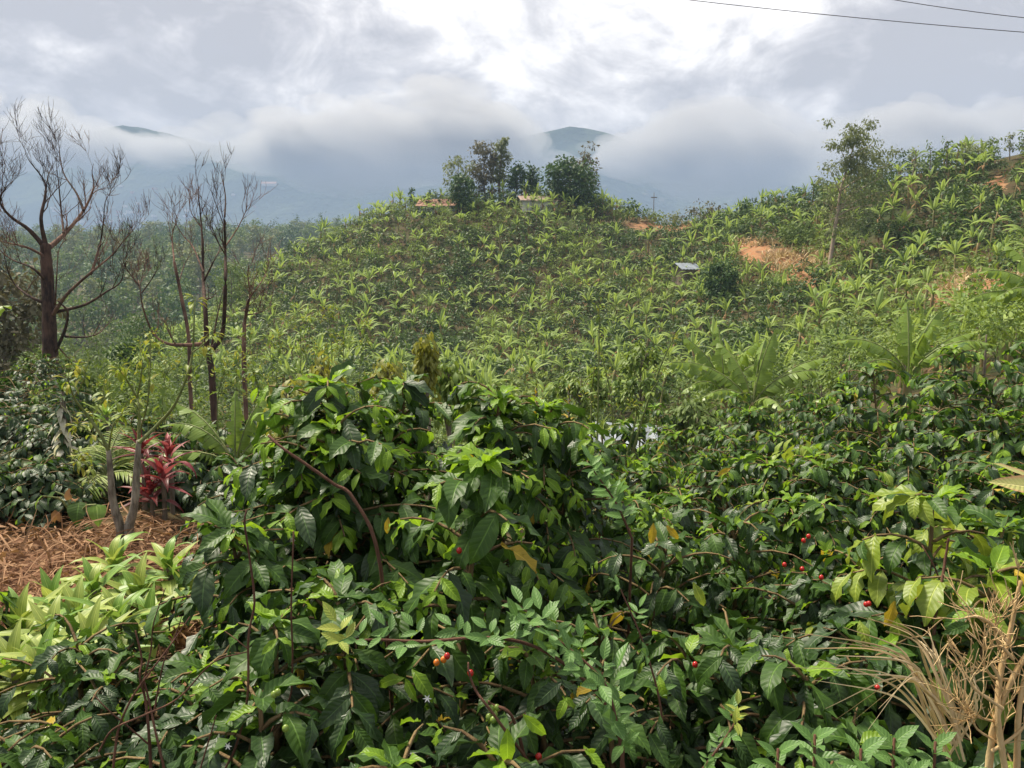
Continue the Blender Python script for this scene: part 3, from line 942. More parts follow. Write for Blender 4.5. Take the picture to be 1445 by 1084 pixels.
def build_near():
    # what shows: leaves splatted into a coarse depth picture
    W_, H_, cell = 290, 218, 5.0
    zb = np.full((H_, W_), 1e9)
    store = []
    for b_ in NEAR:
        lv = b_['lv']
        F_ = frames(lv['dr'].copy(), lv['up'])
        b_['F'] = F_
        X = []
        for yy in (.2, .45, .7, .9):
            for xx in (-.12, 0, .12):
                X.append(lv['pos'] + (F_[..., 1] * yy + F_[..., 0] * xx) * lv['sc'][:, None] + b_['base'])
        X = np.stack(X, 1)
        px, py, f = to_px(X)
        ix, iy = np.floor(px / cell).astype(int), np.floor(py / cell).astype(int)
        ok = (ix >= 0) & (ix < W_) & (iy >= 0) & (iy < H_) & (f > .3)
        store.append((ix, iy, f, ok))
        np.minimum.at(zb, (iy[ok], ix[ok]), f[ok])
    for b_, (ix, iy, f, ok) in zip(NEAR, store):
        lv = b_['lv']
        vis = ok & (f < zb[np.clip(iy, 0, H_ - 1), np.clip(ix, 0, W_ - 1)] + .04)
        score = vis.sum(1) * (lv['sc'] * FPX / np.maximum(f[:, 4], .3)) ** 2 / 12.0
        order = np.argsort(-score)
        k = int(min(b_['n'], (score > 60).sum(), 295))
        single = order[:k]
        rest = order[k:]
        root = thing('coffee_shrub', b_['label'], b_['cat'], b_['base'], b_['group'])
        g_ = Geo()
        for pts, rad in lv['tubes'][:1]:
            tube(g_, pts, rad, 6)
        link('stem', g_.mesh('stem', MT['coffee_stem']), root)
        g_ = Geo()
        for pts, rad in lv['tubes'][1:]:
            tube(g_, pts, rad, 4, cap=False)
        link('branches', g_.mesh('branches', MT['coffee_stem']), root, kind='stuff')
        var = (np.arange(len(lv['cl'])) * 7 + lv['cl']) % 4
        for i in single:
            v, c = int(var[i]), int(lv['cl'][i])
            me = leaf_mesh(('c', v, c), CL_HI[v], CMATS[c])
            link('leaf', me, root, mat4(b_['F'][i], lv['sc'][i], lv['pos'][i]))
        g_ = Geo()
        for v in range(4):
            s_ = rest[var[rest] == v]
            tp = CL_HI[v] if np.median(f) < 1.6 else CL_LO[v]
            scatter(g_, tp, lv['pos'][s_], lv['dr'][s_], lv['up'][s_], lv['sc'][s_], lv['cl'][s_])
        if g_.nv:
            link('foliage', g_.mesh('foliage', CMATS), root, kind='stuff')
        b_['root'] = root


def ico(n_=8, m_=6):
    u = np.linspace(0, PI, m_ + 1)
    v = np.linspace(0, 2 * PI, n_, endpoint=False)
    U, W_ = np.meshgrid(u, v, indexing='ij')
    V_ = np.stack([np.sin(U) * np.cos(W_), np.sin(U) * np.sin(W_), np.cos(U)], -1).reshape(-1, 3)
    i, j = np.meshgrid(np.arange(m_), np.arange(n_), indexing='ij')
    j2 = (j + 1) % n_
    Q_ = np.stack([i * n_ + j, (i + 1) * n_ + j, (i + 1) * n_ + j2, i * n_ + j2], -1).reshape(-1, 4)
    return V_, Q_


CH_ME = {}


def cherry(kind, parent, p_world, r):
    if kind not in CH_ME:
        V_, Q_ = ico(10, 7)
        V_ = V_ * np.array([1, 1, 1.15])
        g_ = Geo()
        g_.add(V_, Q_)
        CH_ME[kind] = g_.mesh('cherry', MT['cherry_' + kind])
    pl = np.array(p_world) - np.array(parent.location)
    return link('cherry', CH_ME[kind], parent, mat4(np.eye(3), r, pl))


# ------------------------------------------------------------------ banana plants
def banana_leaf(L, W, e0, e1, n=7, torn=0, seed=0):
    """leaf arching from angle e0 to e1 (radians above level), petiole at the origin; torn > 0 splits the blade into strips"""
    r = np.random.default_rng(seed)
    k = max(n, torn)
    t_ = np.linspace(0, 1, k + 1)
    ang = e0 + (e1 - e0) * t_ ** 1.25
    y = np.concatenate([[0], np.cumsum((np.cos(ang[1:]) + np.cos(ang[:-1])) / 2)]) / k * L
    z = np.concatenate([[0], np.cumsum((np.sin(ang[1:]) + np.sin(ang[:-1])) / 2)]) / k * L
    b_ = np.clip((t_ - .16) / .84, 0, 1)
    wd = W / 2 * np.clip(np.sin(PI * np.clip(b_ ** .7, 0, 1)), 0, 1) ** .55
    wd = np.maximum(wd, .012 * L)
    g_ = Geo()
    if not torn:
        V_, uv = [], []
        for i in range(k + 1):
            for uu in (-1, 0, 1):
                dn = abs(uu) * wd[i] * .45
                V_.append((uu * wd[i] * .88, y[i] + dn * math.sin(ang[i]), z[i] - dn * math.cos(ang[i])))
                uv.append((uu * .5 + .5, t_[i]))
        Q_ = [(i * 3 + j, i * 3 + j + 1, i * 3 + j + 4, i * 3 + j + 3) for i in range(k) for j in (0, 1)]
        g_.add(V_, Q_, None, uv)
    else:
        for sgn in (-1, 1):
            i = 0
            while i < k:
                m_ = int(r.integers(1, 3)) if b_[i] > 0.02 else 1
                i2 = min(k, i + m_)
                dn = r.uniform(.2, 1.45)
                gap = r.uniform(.1, 1.2) / k * L
                sl_ = r.uniform(.04, .14) * W
                V_, uv = [], []
                for (a, q) in ((i, gap * .5), (i2, -gap * .5)):
                    for f_ in (0, .5, 1):
                        ww = wd[a] if f_ else 0
                        dd_ = wd[a] * f_ * (math.sin(dn) * (.4 + .6 * f_))
                        xx = sgn * wd[a] * f_ * math.cos(dn * f_) * (1 if f_ else 0)
                        V_.append((xx, y[a] + sl_ * f_ * f_ * 2 + q * f_ + dd_ * math.sin(ang[a]) * .6, z[a] - dd_ * abs(math.cos(ang[a])) - .05 * dd_))
                        uv.append((.5 + .5 * sgn * f_, t_[a]))
                g_.add(V_, [(0, 1, 4, 3), (1, 2, 5, 4)], None, uv)
                i = i2
    # midrib
    pts = np.stack([np.zeros(k + 1), y, z + .002], -1)
    tube(g_, pts[::max(1, k // 6)], np.linspace(.014, .004, len(pts[::max(1, k // 6)])) * L, 4, m=1 if torn else 0, cap=False)
    return g_


R_ = math.radians
ARCS = [(80, 32), (70, -8), (58, -32), (44, -52), (80, 58), (22, -70), (66, -48)]
BL_FAR = [banana_leaf(1.0, .20, R_(a), R_(b2), 5).mesh('leaf', [MT['banana_far']]) for a, b2 in ARCS]
BL_DRY = banana_leaf(.8, .2, R_(-10), R_(-85), 4).mesh('leaf', [MT['banana_dry']])


def stem_geo(H, r0, r1, n=7, lean=0.0, seg=5, bump=.06):
    g_ = Geo()
    t_ = np.linspace(0, 1, seg + 1)
    tube(g_, np.stack([lean * t_ ** 2, np.zeros(seg + 1), H * t_ - .1 * (t_ == 0)], -1), r0 + (r1 - r0) * t_, n, bump=bump)
    return g_


def banana_plan(r, dry=.5):
    """leaf list: (arc, azimuth, tilt, length)"""
    n_ = int(r.integers(4, 9))
    out = []
    for k in range(n_):
        arc = int(r.choice([0, 1, 2, 3, 4, 6], p=[.14, .24, .22, .14, .1, .16]))
        out.append((arc, k * 2.4 + r.normal(0, .55), r.uniform(-.22, .22), r.uniform(1.05, 1.95)))
    nd = int(r.integers(0, 3)) if r.random() < dry else 0
    for k in range(nd):
        out.append((-1, r.uniform(0, 6.28), 0, r.uniform(.9, 1.3)))
    return out


BAN_STEM = [stem_geo(h, .12, .075, 7, ln).mesh('stem', MT['banana_stem']) for h, ln in ((1.5, .1), (1.9, -.12), (1.2, .05))]
BAN_H = [1.5, 1.9, 1.2]
BAN_LN = [.1, -.12, .05]


def euler_mat(rz, rx, s, p):
    return Matrix.Translation(Vector([float(q) for q in p])) @ Matrix.Rotation(rz, 4, 'Z') @ Matrix.Rotation(rx, 4, 'X') @ Matrix.Diagonal((s, s, s, 1))


def me_arrays(me):
    V_ = np.empty(len(me.vertices) * 3, np.float32)
    me.vertices.foreach_get('co', V_)
    Lp = np.empty(len(me.loops), np.int32)
    me.loops.foreach_get('vertex_index', Lp)
    tot = np.empty(len(me.polygons), np.int32)
    me.polygons.foreach_get('loop_total', tot)
    st = np.empty(len(me.polygons), np.int32)
    me.polygons.foreach_get('loop_start', st)
    Q_ = np.array([Lp[a:a + 4] for a in st[tot == 4]])
    T_ = np.array([Lp[a:a + 3] for a in st[tot == 3]])
    return V_.reshape(-1, 3), Q_, T_


def banana_proto(k, label, parts=True):
    r = np.random.default_rng(100 + k)
    s_ = k % 3
    plan = banana_plan(r)
    root = thing('banana_plant', label, 'banana plant')
    link('stem', BAN_STEM[s_], root)
    top = (BAN_LN[s_], 0, BAN_H[s_] - .04)
    for arc, az, tilt, L in plan:
        link('leaf', BL_DRY if arc < 0 else BL_FAR[arc], root, euler_mat(az, tilt, L, (top[0], top[1], top[2] - (.15 if arc < 0 else 0))))
    return root, plan, s_


def joined_banana(plan, s_):
    """the same plant as one mesh (arrays), for the far ones"""
    g_ = Geo()
    V_, Q_, T_ = me_arrays(BAN_STEM[s_])
    g_.add(V_, Q_, T_ if len(T_) else None, None, 1)
    for arc, az, tilt, L in plan:
        V_, Q_, T_ = me_arrays(BL_DRY if arc < 0 else BL_FAR[arc])
        M = np.array(euler_mat(az, tilt, L, (BAN_LN[s_], 0, BAN_H[s_] - .04 - (.15 if arc < 0 else 0))))
        g_.add(V_ @ M[:3, :3].T + M[:3, 3], Q_, T_ if len(T_) else None, None, 2 if arc < 0 else 0)
    return g_


def joined_copies(name, protos, mats, idx, pos, rz, sc, kind=None):
    """many copies of prototype Geos in one mesh"""
    g_ = Geo()
    for k, p_ in enumerate(protos):
        s_ = idx == k
        if not s_.any():
            continue
        V_ = np.concatenate(p_.V)
        Q_ = np.concatenate(p_.Q) if p_.Q else np.zeros((0, 4), int)
        T_ = np.concatenate(p_.T) if p_.T else np.zeros((0, 3), int)
        mq = np.concatenate(p_.MQ) if p_.MQ else np.zeros(0, int)
        mt = np.concatenate(p_.MT) if p_.MT else np.zeros(0, int)
        n_ = int(s_.sum())
        c, s2 = np.cos(rz[s_])[:, None], np.sin(rz[s_])[:, None]
        X = np.stack([V_[None, :, 0] * c - V_[None, :, 1] * s2, V_[None, :, 0] * s2 + V_[None, :, 1] * c, np.broadcast_to(V_[None, :, 2], (n_, len(V_)))], -1)
        X = X * sc[s_][:, None, None] + pos[s_][:, None]
        of = (np.arange(n_) * len(V_))[:, None, None]
        nv0 = g_.nv
        g_.V.append(X.reshape(-1, 3))
        g_.UV.append(np.zeros((n_ * len(V_), 2)))
        if len(Q_):
            g_.Q.append((Q_[None] + of).reshape(-1, 4) + nv0)
            g_.MQ.append(np.tile(mq, n_))
        if len(T_):
            g_.T.append((T_[None] + of).reshape(-1, 3) + nv0)
            g_.MT.append(np.tile(mt, n_))
        g_.nv += n_ * len(V_)
    return link(name, g_.mesh(name, mats), kind=kind)


# ------------------------------------------------------------------ trees
def tree_parts(H, W, trunk_f=0.35, n_limb=9, n_leaf=700, leaf=0.35, r0=0.14, shape='round', seed=0, gaps=.5, lean=0.0, leafdown=.2, clump=None):
    """trunk+limbs Geo, crown Geo; crown = leaf faces in clumps at the ends of limbs"""
    r = np.random.default_rng(seed)
    gt = Geo()
    t_ = np.linspace(0, 1, 7)
    path = np.stack([lean * t_ ** 1.5 + .02 * H * np.sin(t_ * 5 + seed), .02 * H * np.sin(t_ * 4 + 2 * seed), H * .88 * t_ - .12 * (t_ == 0)], -1)
    tube(gt, path, r0 * (1 - .78 * t_), 7, bump=.08)
    P_, D_, S_ = [], [], []
    zc0 = trunk_f * H
    for k in range(n_limb):
        f = (k + r.uniform(.1, .9)) / n_limb
        zb = zc0 * .8 + (H * .86 - zc0 * .8) * f
        q = zb / (H * .88)
        b0 = np.array([np.interp(q, t_, path[:, 0]), np.interp(q, t_, path[:, 1]), zb])
        az = k * 2.4 + r.normal(0, .3)
        if shape == 'round':
            rad = W / 2 * math.sqrt(max(.08, 1 - ((f - .42) / .62) ** 2))
            rise = r.uniform(.05, .35) * H * (.25 + .35 * f)
        elif shape == 'cone':
            rad = W / 2 * (1.02 - f)
            rise = .03 * H
        elif shape == 'flat':
            rad = W / 2 * r.uniform(.7, 1)
            rise = (H * .93 - zb) * .9
        else:
            rad = W / 2 * (.55 + .45 * math.sin(PI * (.15 + .8 * f))) * r.uniform(.7, 1.15)
            rise = r.uniform(.1, .24) * H
        e_ = b0 + np.array([math.cos(az) * rad * .8, math.sin(az) * rad * .8, rise])
        mid = (b0 + e_) / 2 + r.normal(0, .05 * W, 3) + np.array([0, 0, .04 * H])
        tube(gt, smooth_path([b0, mid, e_], 3), np.linspace(r0 * .38 * (1.1 - f), r0 * .07, 7), 4, cap=False)
        nc = clump or 5
        for c in range(nc):
            fr = r.uniform(.45, 1.08)
            ce = b0 + (e_ - b0) * fr + r.normal(0, .09 * W, 3)
            m_ = max(4, int(n_leaf / (n_limb * nc) * r.uniform(.5, 1.5)))
            rad_c = W * r.uniform(.07, .16) * (1.3 if shape == 'round' else 1)
            dv = rand_unit(m_)
            rr = r.uniform(.35, 1, m_)[:, None] ** .6
            sq = np.array([1, 1, .62 if shape != 'flat' else .25])
            P_.append(ce + dv * rr * rad_c * sq)
            D_.append(dv * .8 + rand_unit(m_) * .5 + np.array([0, 0, -leafdown]))
            S_.append(leaf * r.uniform(.6, 1.3, m_))
    gc = Geo()
    P_, D_, S_ = np.concatenate(P_), np.concatenate(D_), np.concatenate(S_)
    scatter(gc, CLUMP, P_, D_, np.array([0, 0, 1.0]) + .9 * rand_unit(len(P_)), S_)
    return gt, gc


def make_tree(name, label, cat, loc, bark, leafm, group=None, s=1.0, rz=0.0, **kw):
    gt, gc = tree_parts(**kw)
    root = thing(name, label, cat, loc, group, rz, s)
    link('trunk', gt.mesh('trunk', bark), root)
    link('crown', gc.mesh('crown', leafm), root)
    return root


def tree_at(px, py_top, py_base, d, wpx, label, bark, leafm, cat='tree', name='tree', ground_snap=True, **kw):
    """tree by where its top and foot show at depth d"""
    f = P(px, py_base, d)
    loc = np.array([f[0], f[1], float(gz(f[0], f[1])) - .1])
    H = P(px, py_top, d)[2] - loc[2]
    W_ = wpx / FPX * d
    kw.setdefault('r0', H * .022)
    return make_tree(name, label, cat, loc, bark, leafm, H=H, W=W_, **kw)


# ------------------------------------------------------------------ leafless trees, traced limbs with depth of their own
def twigs(geo, path, rad, r, depth, ln, up=.5, n=4, nseg=4, rmin=.0035):
    """side shoots along a limb"""
    if depth == 0:
        return
    path = np.asarray(path)
    k = len(path)
    rads = np.broadcast_to(np.asarray(rad, float), (k,))
    for q in range(n):
        f = r.uniform(.25, 1.0) if q else .97
        i = min(k - 2, int(f * (k - 1)))
        b0 = path[i]
        fw = norm(path[i + 1] - path[i])
        d = norm(fw * r.uniform(.5, 1) + rand_unit(1)[0] * .65 + np.array([0, 0, up]))
        L_ = ln * r.uniform(.5, 1.15)
        pts = [b0]
        for s_ in range(nseg):
            d = norm(d + r.normal(0, .16, 3) + np.array([0, 0, up * .28]))
            pts.append(pts[-1] + d * L_ / nseg)
        pts = np.array(pts)
        r1 = max(rmin, rads[i] * .55)
        tube(geo, pts, np.linspace(r1, max(rmin * .7, r1 * .35), len(pts)), 4 if r1 > .01 else 3, cap=False)
        twigs(geo, pts, np.linspace(r1, max(rmin * .7, r1 * .35), len(pts)), r, depth - 1, ln * .62, up, max(2, n - 1), nseg, rmin)


def traced(pts, d0, jit, r, k=5):
    """photograph points -> 3-D path with its own wander in depth"""
    out = []
    dd = d0
    for i, (px, py) in enumerate(pts):
        out.append(P(px, py, dd))
        dd = dd + r.uniform(-jit, jit)
    return smooth_path(out, k)


def quick_path(pts, k=4):
    return smooth_path([P(*p) for p in pts], k)
# ------------------------------------------------------------------ the planted hillsides
CREST_PX = [150, 200, 300, 380, 450, 550, 650, 750, 850, 930, 1000, 1060, 1140, 1250, 1350, 1445, 1600]
CREST_D = [80, 92, 107, 114, 120, 123, 121, 121, 123, 118, 113, 105, 98, 86, 83, 80, 80]


def in_dirt(px, py, k=1.0):
    z_ = np.zeros(np.shape(px), bool)
    for a in ((1078, 358, 42, 12), (1132, 390, 24, 15), (1115, 374, 40, 12), (1392, 408, 52, 13), (1335, 425, 30, 10), (925, 319, 60, 7), (1425, 222, 28, 9), (1410, 262, 22, 9)):
        z_ |= ((px - a[0]) / a[2]) ** 2 + ((py - a[1]) / a[3]) ** 2 < k
    return z_


def spread_points(n, dmin, x0, x1, y0, y1, keep, seed):
    r = np.random.default_rng(seed)
    x = r.uniform(x0, x1, n)
    y = r.uniform(y0, y1, n)
    ok = keep(x, y)
    x, y = x[ok], y[ok]
    dm = np.broadcast_to(np.asarray(dmin(x, y) if callable(dmin) else dmin, float), x.shape)
    cell = {}
    out = []
    cs = float(dm.max())
    for i in range(len(x)):
        a, b_ = int(x[i] // cs), int(y[i] // cs)
        good = True
        for p in (-1, 0, 1):
            for q in (-1, 0, 1):
                for j in cell.get((a + p, b_ + q), ()):
                    if (x[i] - x[j]) ** 2 + (y[i] - y[j]) ** 2 < dm[i] ** 2:
                        good = False
                        break
                if not good:
                    break
            if not good:
                break
        if good:
            cell.setdefault((a, b_), []).append(i)
            out.append(i)
    out = np.array(out, int)
    z = gz(x[out], y[out])
    return np.stack([x[out], y[out], z], -1)


def hill_keep(x, y):
    z = gz(x, y)
    px, py, f = to_px(np.stack([x, y, z], -1))
    inner = np.interp(px, [150, 300, 450, 700, 950, 1150, 1300, 1445, 1600], [62, 54, 46, 44, 40, 30, 25, 22, 22])
    return (px > 160) & (px < 1560) & (y < np.interp(px, CREST_PX, CREST_D) + 2.5) & (y > inner) & ~in_dirt(px, py, 1.1) & ~in_dirt(px, py - 10, 1.0) & ~((px > 1310) & (px < 1445) & (py > 400) & (py < 440) & (vnoise(x * 3.1, y * 3.1, 5) < .7))


def zone(px, py, d):
    if px > 1020 and py < 395:
        return 2
    if px < 480:
        return 0
    if d > 108:
        return 3
    if d < 64:
        return 4
    return 1


def ban_keep(x, y):
    k = hill_keep(x, y)
    z = gz(x, y)
    px, py, f = to_px(np.stack([x, y, z], -1))
    dark = np.exp(-((px - 1330) / 150) ** 2 - ((py - 300) / 55) ** 2)
    dark = np.maximum(dark, .75 * np.exp(-((px - 900) / 90) ** 2 - ((py - 330) / 30) ** 2))
    nn = fbm(x / 11 + 31, y / 11 + 7, 3, 4)
    k &= ~(in_dirt(px, py - 18, 1.0) | in_dirt(px, py - 34, .9) | ((px > 1300) & in_dirt(px, py - 52, .8)))
    return k & (rng.uniform(size=len(x)) > .70 * dark + .9 * np.clip(nn * 2.2, -.2, .6))


BP = spread_points(24000, lambda x, y: .85 + 1.75 * np.random.default_rng(8).uniform(size=len(x)) ** 1.2, -72, 90, 20, 126, ban_keep, 5)
px_, py_, f_ = to_px(BP)
order = np.argsort(f_)
BP, px_, py_, f_ = BP[order], px_[order], py_[order], f_[order]
BLAB = [('banana plant among scrub on the misty left flank of the hill', 'banana plants on the left flank'),
        ('banana plant on the middle face of the round hill', 'banana plants on the hill face'),
        ('banana plant on the dark green slope right of the earth bank', 'banana plants on the right hillside'),
        ('small banana plant along the hilltop below the houses', 'banana plants along the hilltop'),
        ('light green banana plant low on the slope above the valley', 'banana plants low on the slope')]
protos = []
for k in range(11):
    root, plan, s_ = banana_proto(k, BLAB[0][0])
    protos.append((root, plan, s_, joined_banana(plan, s_)))
JM = [p[3].mesh('banana_plant', [MT['banana_far'], MT['banana_stem'], MT['banana_dry']], True) for p in protos]
used = set()
NPART, NIND = 130, 296
rz = rng.uniform(0, 6.28, len(BP))
sc = rng.uniform(.56, 1.08, len(BP)) * (1 - .4 * (rng.uniform(size=len(BP)) < .25))
for i in range(min(NIND, len(BP))):
    k = i % len(protos)
    lab, grp = BLAB[zone(px_[i], py_[i], f_[i])]
    if i < NPART:
        o = protos[k][0] if k not in used else copy_tree(protos[k][0])
        used.add(k)
    else:
        o = link('banana_plant', JM[k])
    o.location = tuple(BP[i])
    o.rotation_euler = (float(rng.normal(0, .11)), float(rng.normal(0, .11)), rz[i])
    o.scale = (sc[i],) * 3
    tag(o, lab, 'banana plant', grp)
if len(BP) > NIND:
    s_ = slice(NIND, None)
    n_ = len(BP) - NIND
    joined_copies('banana_plants', [p[3] for p in protos], [MT['banana_far'], MT['banana_stem'], MT['banana_dry']],
                  np.arange(n_) % 11, BP[s_], rz[s_], sc[s_], 'stuff')


# coffee bushes between the bananas
def bush_geo(H, W, n_, leaf, seed, tpl=CLUMP):
    r = np.random.default_rng(seed)
    g_ = Geo()
    d = rand_unit(n_)
    d[:, 2] = np.abs(d[:, 2]) * 1.0 - .15
    d = norm(d)
    lump = 1 + .35 * np.sin(d[:, 0] * 5 + seed) * np.cos(d[:, 1] * 4 + seed * 2)
    rr = r.uniform(.5, 1, n_) ** .5 * lump
    p = d * rr[:, None] * np.array([W / 2, W / 2, H * .55]) + np.array([0, 0, H * .42])
    scatter(g_, tpl, p, d * .8 + rand_unit(n_) * .5 + np.array([0, 0, -.25]), np.array([0, 0, 1.0]) + .8 * rand_unit(n_), leaf * r.uniform(.6, 1.3, n_))
    return g_


HB = [bush_geo(1.7, 1.5, 150, .34, 1), bush_geo(1.4, 1.7, 150, .34, 2), bush_geo(2.0, 1.3, 150, .32, 3), bush_geo(1.2, 1.2, 110, .3, 4)]
HBM = [g_.mesh('coffee_bush', MT['hill_coffee']) for g_ in HB]
WB = [bush_geo(1.1, 1.5, 110, .34, 5), bush_geo(1.6, 1.2, 120, .3, 6)]
WBM = [g_.mesh('weed_bush', MT['hill_weed']) for g_ in WB]
CP = spread_points(22000, 1.32, -75, 92, 30, 127, hill_keep, 6)
pxc, pyc, fc = to_px(CP)
nn = fbm(CP[:, 0] / 8 + 3, CP[:, 1] / 8 + 17, 3, 9)
dark = np.exp(-((pxc - 1330) / 170) ** 2 - ((pyc - 300) / 70) ** 2)
weed = (nn > .02) & (dark < .4)
bare = (nn < -.27) & (dark < .4)
CP, pxc, pyc, fc, weed = CP[~bare], pxc[~bare], pyc[~bare], fc[~bare], weed[~bare]
order = np.argsort(fc)
CP, pxc, pyc, fc, weed = CP[order], pxc[order], pyc[order], fc[order], weed[order]
for nm, sel, ms, gs, lab, n_ in (('coffee_bush', ~weed, HBM, HB, 'dark green coffee bush between the banana plants on the hillside', 296),
                                ('weed_bush', weed, WBM, WB, 'yellow green weedy bush between the banana plants on the hillside', 296)):
    pp = CP[sel]
    k_ = rng.integers(0, len(ms), len(pp))
    rz = rng.uniform(0, 6.28, len(pp))
    sc = rng.uniform(.7, 1.3, len(pp))
    for i in range(min(n_, len(pp))):
        o = link(nm, ms[k_[i]])
        o.location = tuple(pp[i])
        o.rotation_euler = (0, 0, rz[i])
        o.scale = (sc[i],) * 3
        tag(o, lab, 'coffee bush' if nm[0] == 'c' else 'bush', 'coffee bushes on the hillside' if nm[0] == 'c' else 'weedy bushes on the hillside')
    if len(pp) > n_:
        joined_copies(nm + 'es', gs, [MT['hill_coffee'] if nm[0] == 'c' else MT['hill_weed']], k_[n_:], pp[n_:], rz[n_:], sc[n_:], 'stuff')

# ground cover on the slopes
N_ = 42000
x = rng.uniform(-75, 92, N_)
y = rng.uniform(24, 127, N_)
z = gz(x, y)
px, py, f = to_px(np.stack([x, y, z], -1))
k = (px > 0) & (px < 1560) & (y < np.interp(px, CREST_PX, CREST_D) + 2) & ~in_dirt(px, py, .9) & (fbm(x / 6, y / 6, 3, 12) > -.17)
p = np.stack([x, y, z + .02], -1)[k]
g = Geo()
scatter(g, BLADE, p, rand_unit(len(p)) * .7 + np.array([0, 0, 1.0]), rand_unit(len(p)), rng.uniform(.22, .62, len(p)), (rng.uniform(size=len(p)) < .25).astype(int))
link('undergrowth', g.mesh('undergrowth', [MT['hill_weed'], MT['dry_leaf']]), kind='stuff')

# dry grass on the lip of the earth bank
THIN = leaf_tpl(1, .13, 3, 1, 1.1, .2, 0, .6, 0, .3)
g = Geo()
for (a, b_, rx, ry, d0, d1) in ((1078, 358, 54, 15, 70, 92), (1125, 374, 46, 14, 68, 84), (1132, 390, 30, 17, 62, 82), (1175, 378, 34, 12, 66, 84), (1392, 408, 56, 14, 44, 58), (1335, 425, 34, 11, 42, 56), (925, 319, 60, 7, 106, 122)):
    n_ = 5200
    dd = rng.uniform(d0, d1, n_)
    xx = (rng.uniform(a - 1.5 * rx, a + 1.5 * rx, n_) - CX) / FPX * dd
    pp = np.stack([xx, dd, gz(xx, dd)], -1)
    qx, qy, _ = to_px(pp)
    q = ((qx - a) / rx) ** 2 + ((qy - b_) / ry) ** 2
    lip = (q > .45) & (q < 1.7) & ((qy < b_ + 2) | (rng.uniform(size=n_) < .12)) & (fbm(xx / 1.7, dd / 1.7, 3, 31) > -.08)
    pp = pp[lip][:700]
    m_ = len(pp)
    scatter(g, THIN, pp, rng.normal(0, .5, (m_, 3)) + np.array([0, -.45, .9]), rand_unit(m_), rng.uniform(.45, 1.15, m_))
link('dry_grass', g.mesh('dry_grass', MT['dry_grass']), kind='stuff')

# low dark bushes growing on the bare banks
r = np.random.default_rng(19)
for px, dd in ((1075, 77), (1092, 76.5), (1120, 74), (1135, 73), (1150, 72.5), (1160, 71), (1375, 49), (1430, 51)):
    c = G(px, dd)
    v = int(r.integers(0, 4))
    o = link('coffee_bush', HBM[v])
    o.location = tuple(c)
    o.rotation_euler = (0, 0, r.uniform(0, 6))
    o.scale = (r.uniform(.45, .85),) * 3
    tag(o, 'small dark coffee bush rooted on the bare orange earth bank', 'coffee bush', 'coffee bushes on the earth bank')

# ------------------------------------------------------------------ trees on the hills
T = tree_at
B_ = MT
T(648, 222, 280, 119, 46, 'pale airy tree with see-through crown, leftmost on the hilltop', B_['bark_gray'], B_['gray_leaf'], n_limb=12, n_leaf=1000, leaf=.42, shape='tall', seed=1, trunk_f=.3)
T(684, 206, 280, 121, 40, 'brownish grey tall tree behind the hilltop bush', B_['bark_gray'], B_['brown_leaf'], n_limb=16, n_leaf=2300, leaf=.42, shape='tall', seed=2, trunk_f=.15)
T(706, 199, 280, 122, 28, 'tallest slim grey green tree on the hilltop', B_['bark_gray'], B_['gray_leaf'], n_limb=14, n_leaf=1700, leaf=.5, shape='tall', seed=3, trunk_f=.25)
T(652, 250, 283, 115, 34, 'low round dark tree in front of the pale airy hilltop tree', B_['bark_gray'], B_['forest_dark'], n_limb=10, n_leaf=1500, leaf=.5, seed=4, trunk_f=.15)
T(728, 230, 280, 120, 27, 'small dark tree with forked crown left of the white house', B_['bark_gray'], B_['forest_dark'], n_limb=9, n_leaf=1200, leaf=.45, seed=5, trunk_f=.35)
T(752, 231, 280, 122, 30, 'dark pointed tree behind the white house', B_['bark_gray'], B_['forest_dark'], n_limb=14, n_leaf=1400, leaf=.45, shape='cone', seed=6, trunk_f=.15)
T(803, 232, 288, 118, 76, 'large dome shaped dark tree right of the white house', B_['bark_gray'], B_['forest_dark'], n_limb=16, n_leaf=4200, leaf=.55, seed=7, trunk_f=.25)
T(822, 218, 286, 123, 46, 'airy grey tree rising behind the large dome shaped tree', B_['bark_gray'], B_['brown_leaf'], n_limb=12, n_leaf=1300, leaf=.5, shape='tall', seed=8, trunk_f=.3)
T(581, 263, 290, 122, 9, 'tiny dark pointed tree on the left shoulder of the hilltop', B_['bark_gray'], B_['forest_dark'], n_limb=7, n_leaf=160, leaf=.4, shape='cone', seed=9)
T(1016, 370, 428, 72, 52, 'round dark green tree standing alone on the lower slope', B_['bark_gray'], B_['forest_dark'], n_limb=14, n_leaf=2600, leaf=.34, seed=10, trunk_f=.22)
T(1124, 316, 352, 81, 54, 'bushy bright green tree above the earth bank', B_['bark_gray'], B_['forest'], n_limb=12, n_leaf=1200, leaf=.36, seed=11, trunk_f=.1)
T(992, 292, 325, 108, 58, 'flat topped acacia on the saddle between the hills', B_['bark_gray'], B_['brown_leaf'], n_limb=9, n_leaf=420, leaf=.4, shape='flat', seed=12, trunk_f=.35)
T(1052, 283, 306, 103, 22, 'small dark tree on the ridge right of the acacia', B_['bark_gray'], B_['forest_dark'], n_limb=8, n_leaf=400, leaf=.4, seed=13, trunk_f=.2)
T(848, 276, 300, 121, 28, 'low olive bush on the ridge right of the dome shaped tree', B_['bark_gray'], B_['forest'], n_limb=8, n_leaf=380, leaf=.4, seed=14, trunk_f=.1)
T(893, 288, 312, 119, 32, 'round dark bush above the dirt road', B_['bark_gray'], B_['forest_dark'], n_limb=8, n_leaf=420, leaf=.4, seed=15, trunk_f=.1)
T(925, 300, 316, 119, 36, 'yellowish low bush at the edge of the dirt road', B_['bark_gray'], B_['hill_weed'], n_limb=8, n_leaf=380, leaf=.4, seed=16, trunk_f=.1)
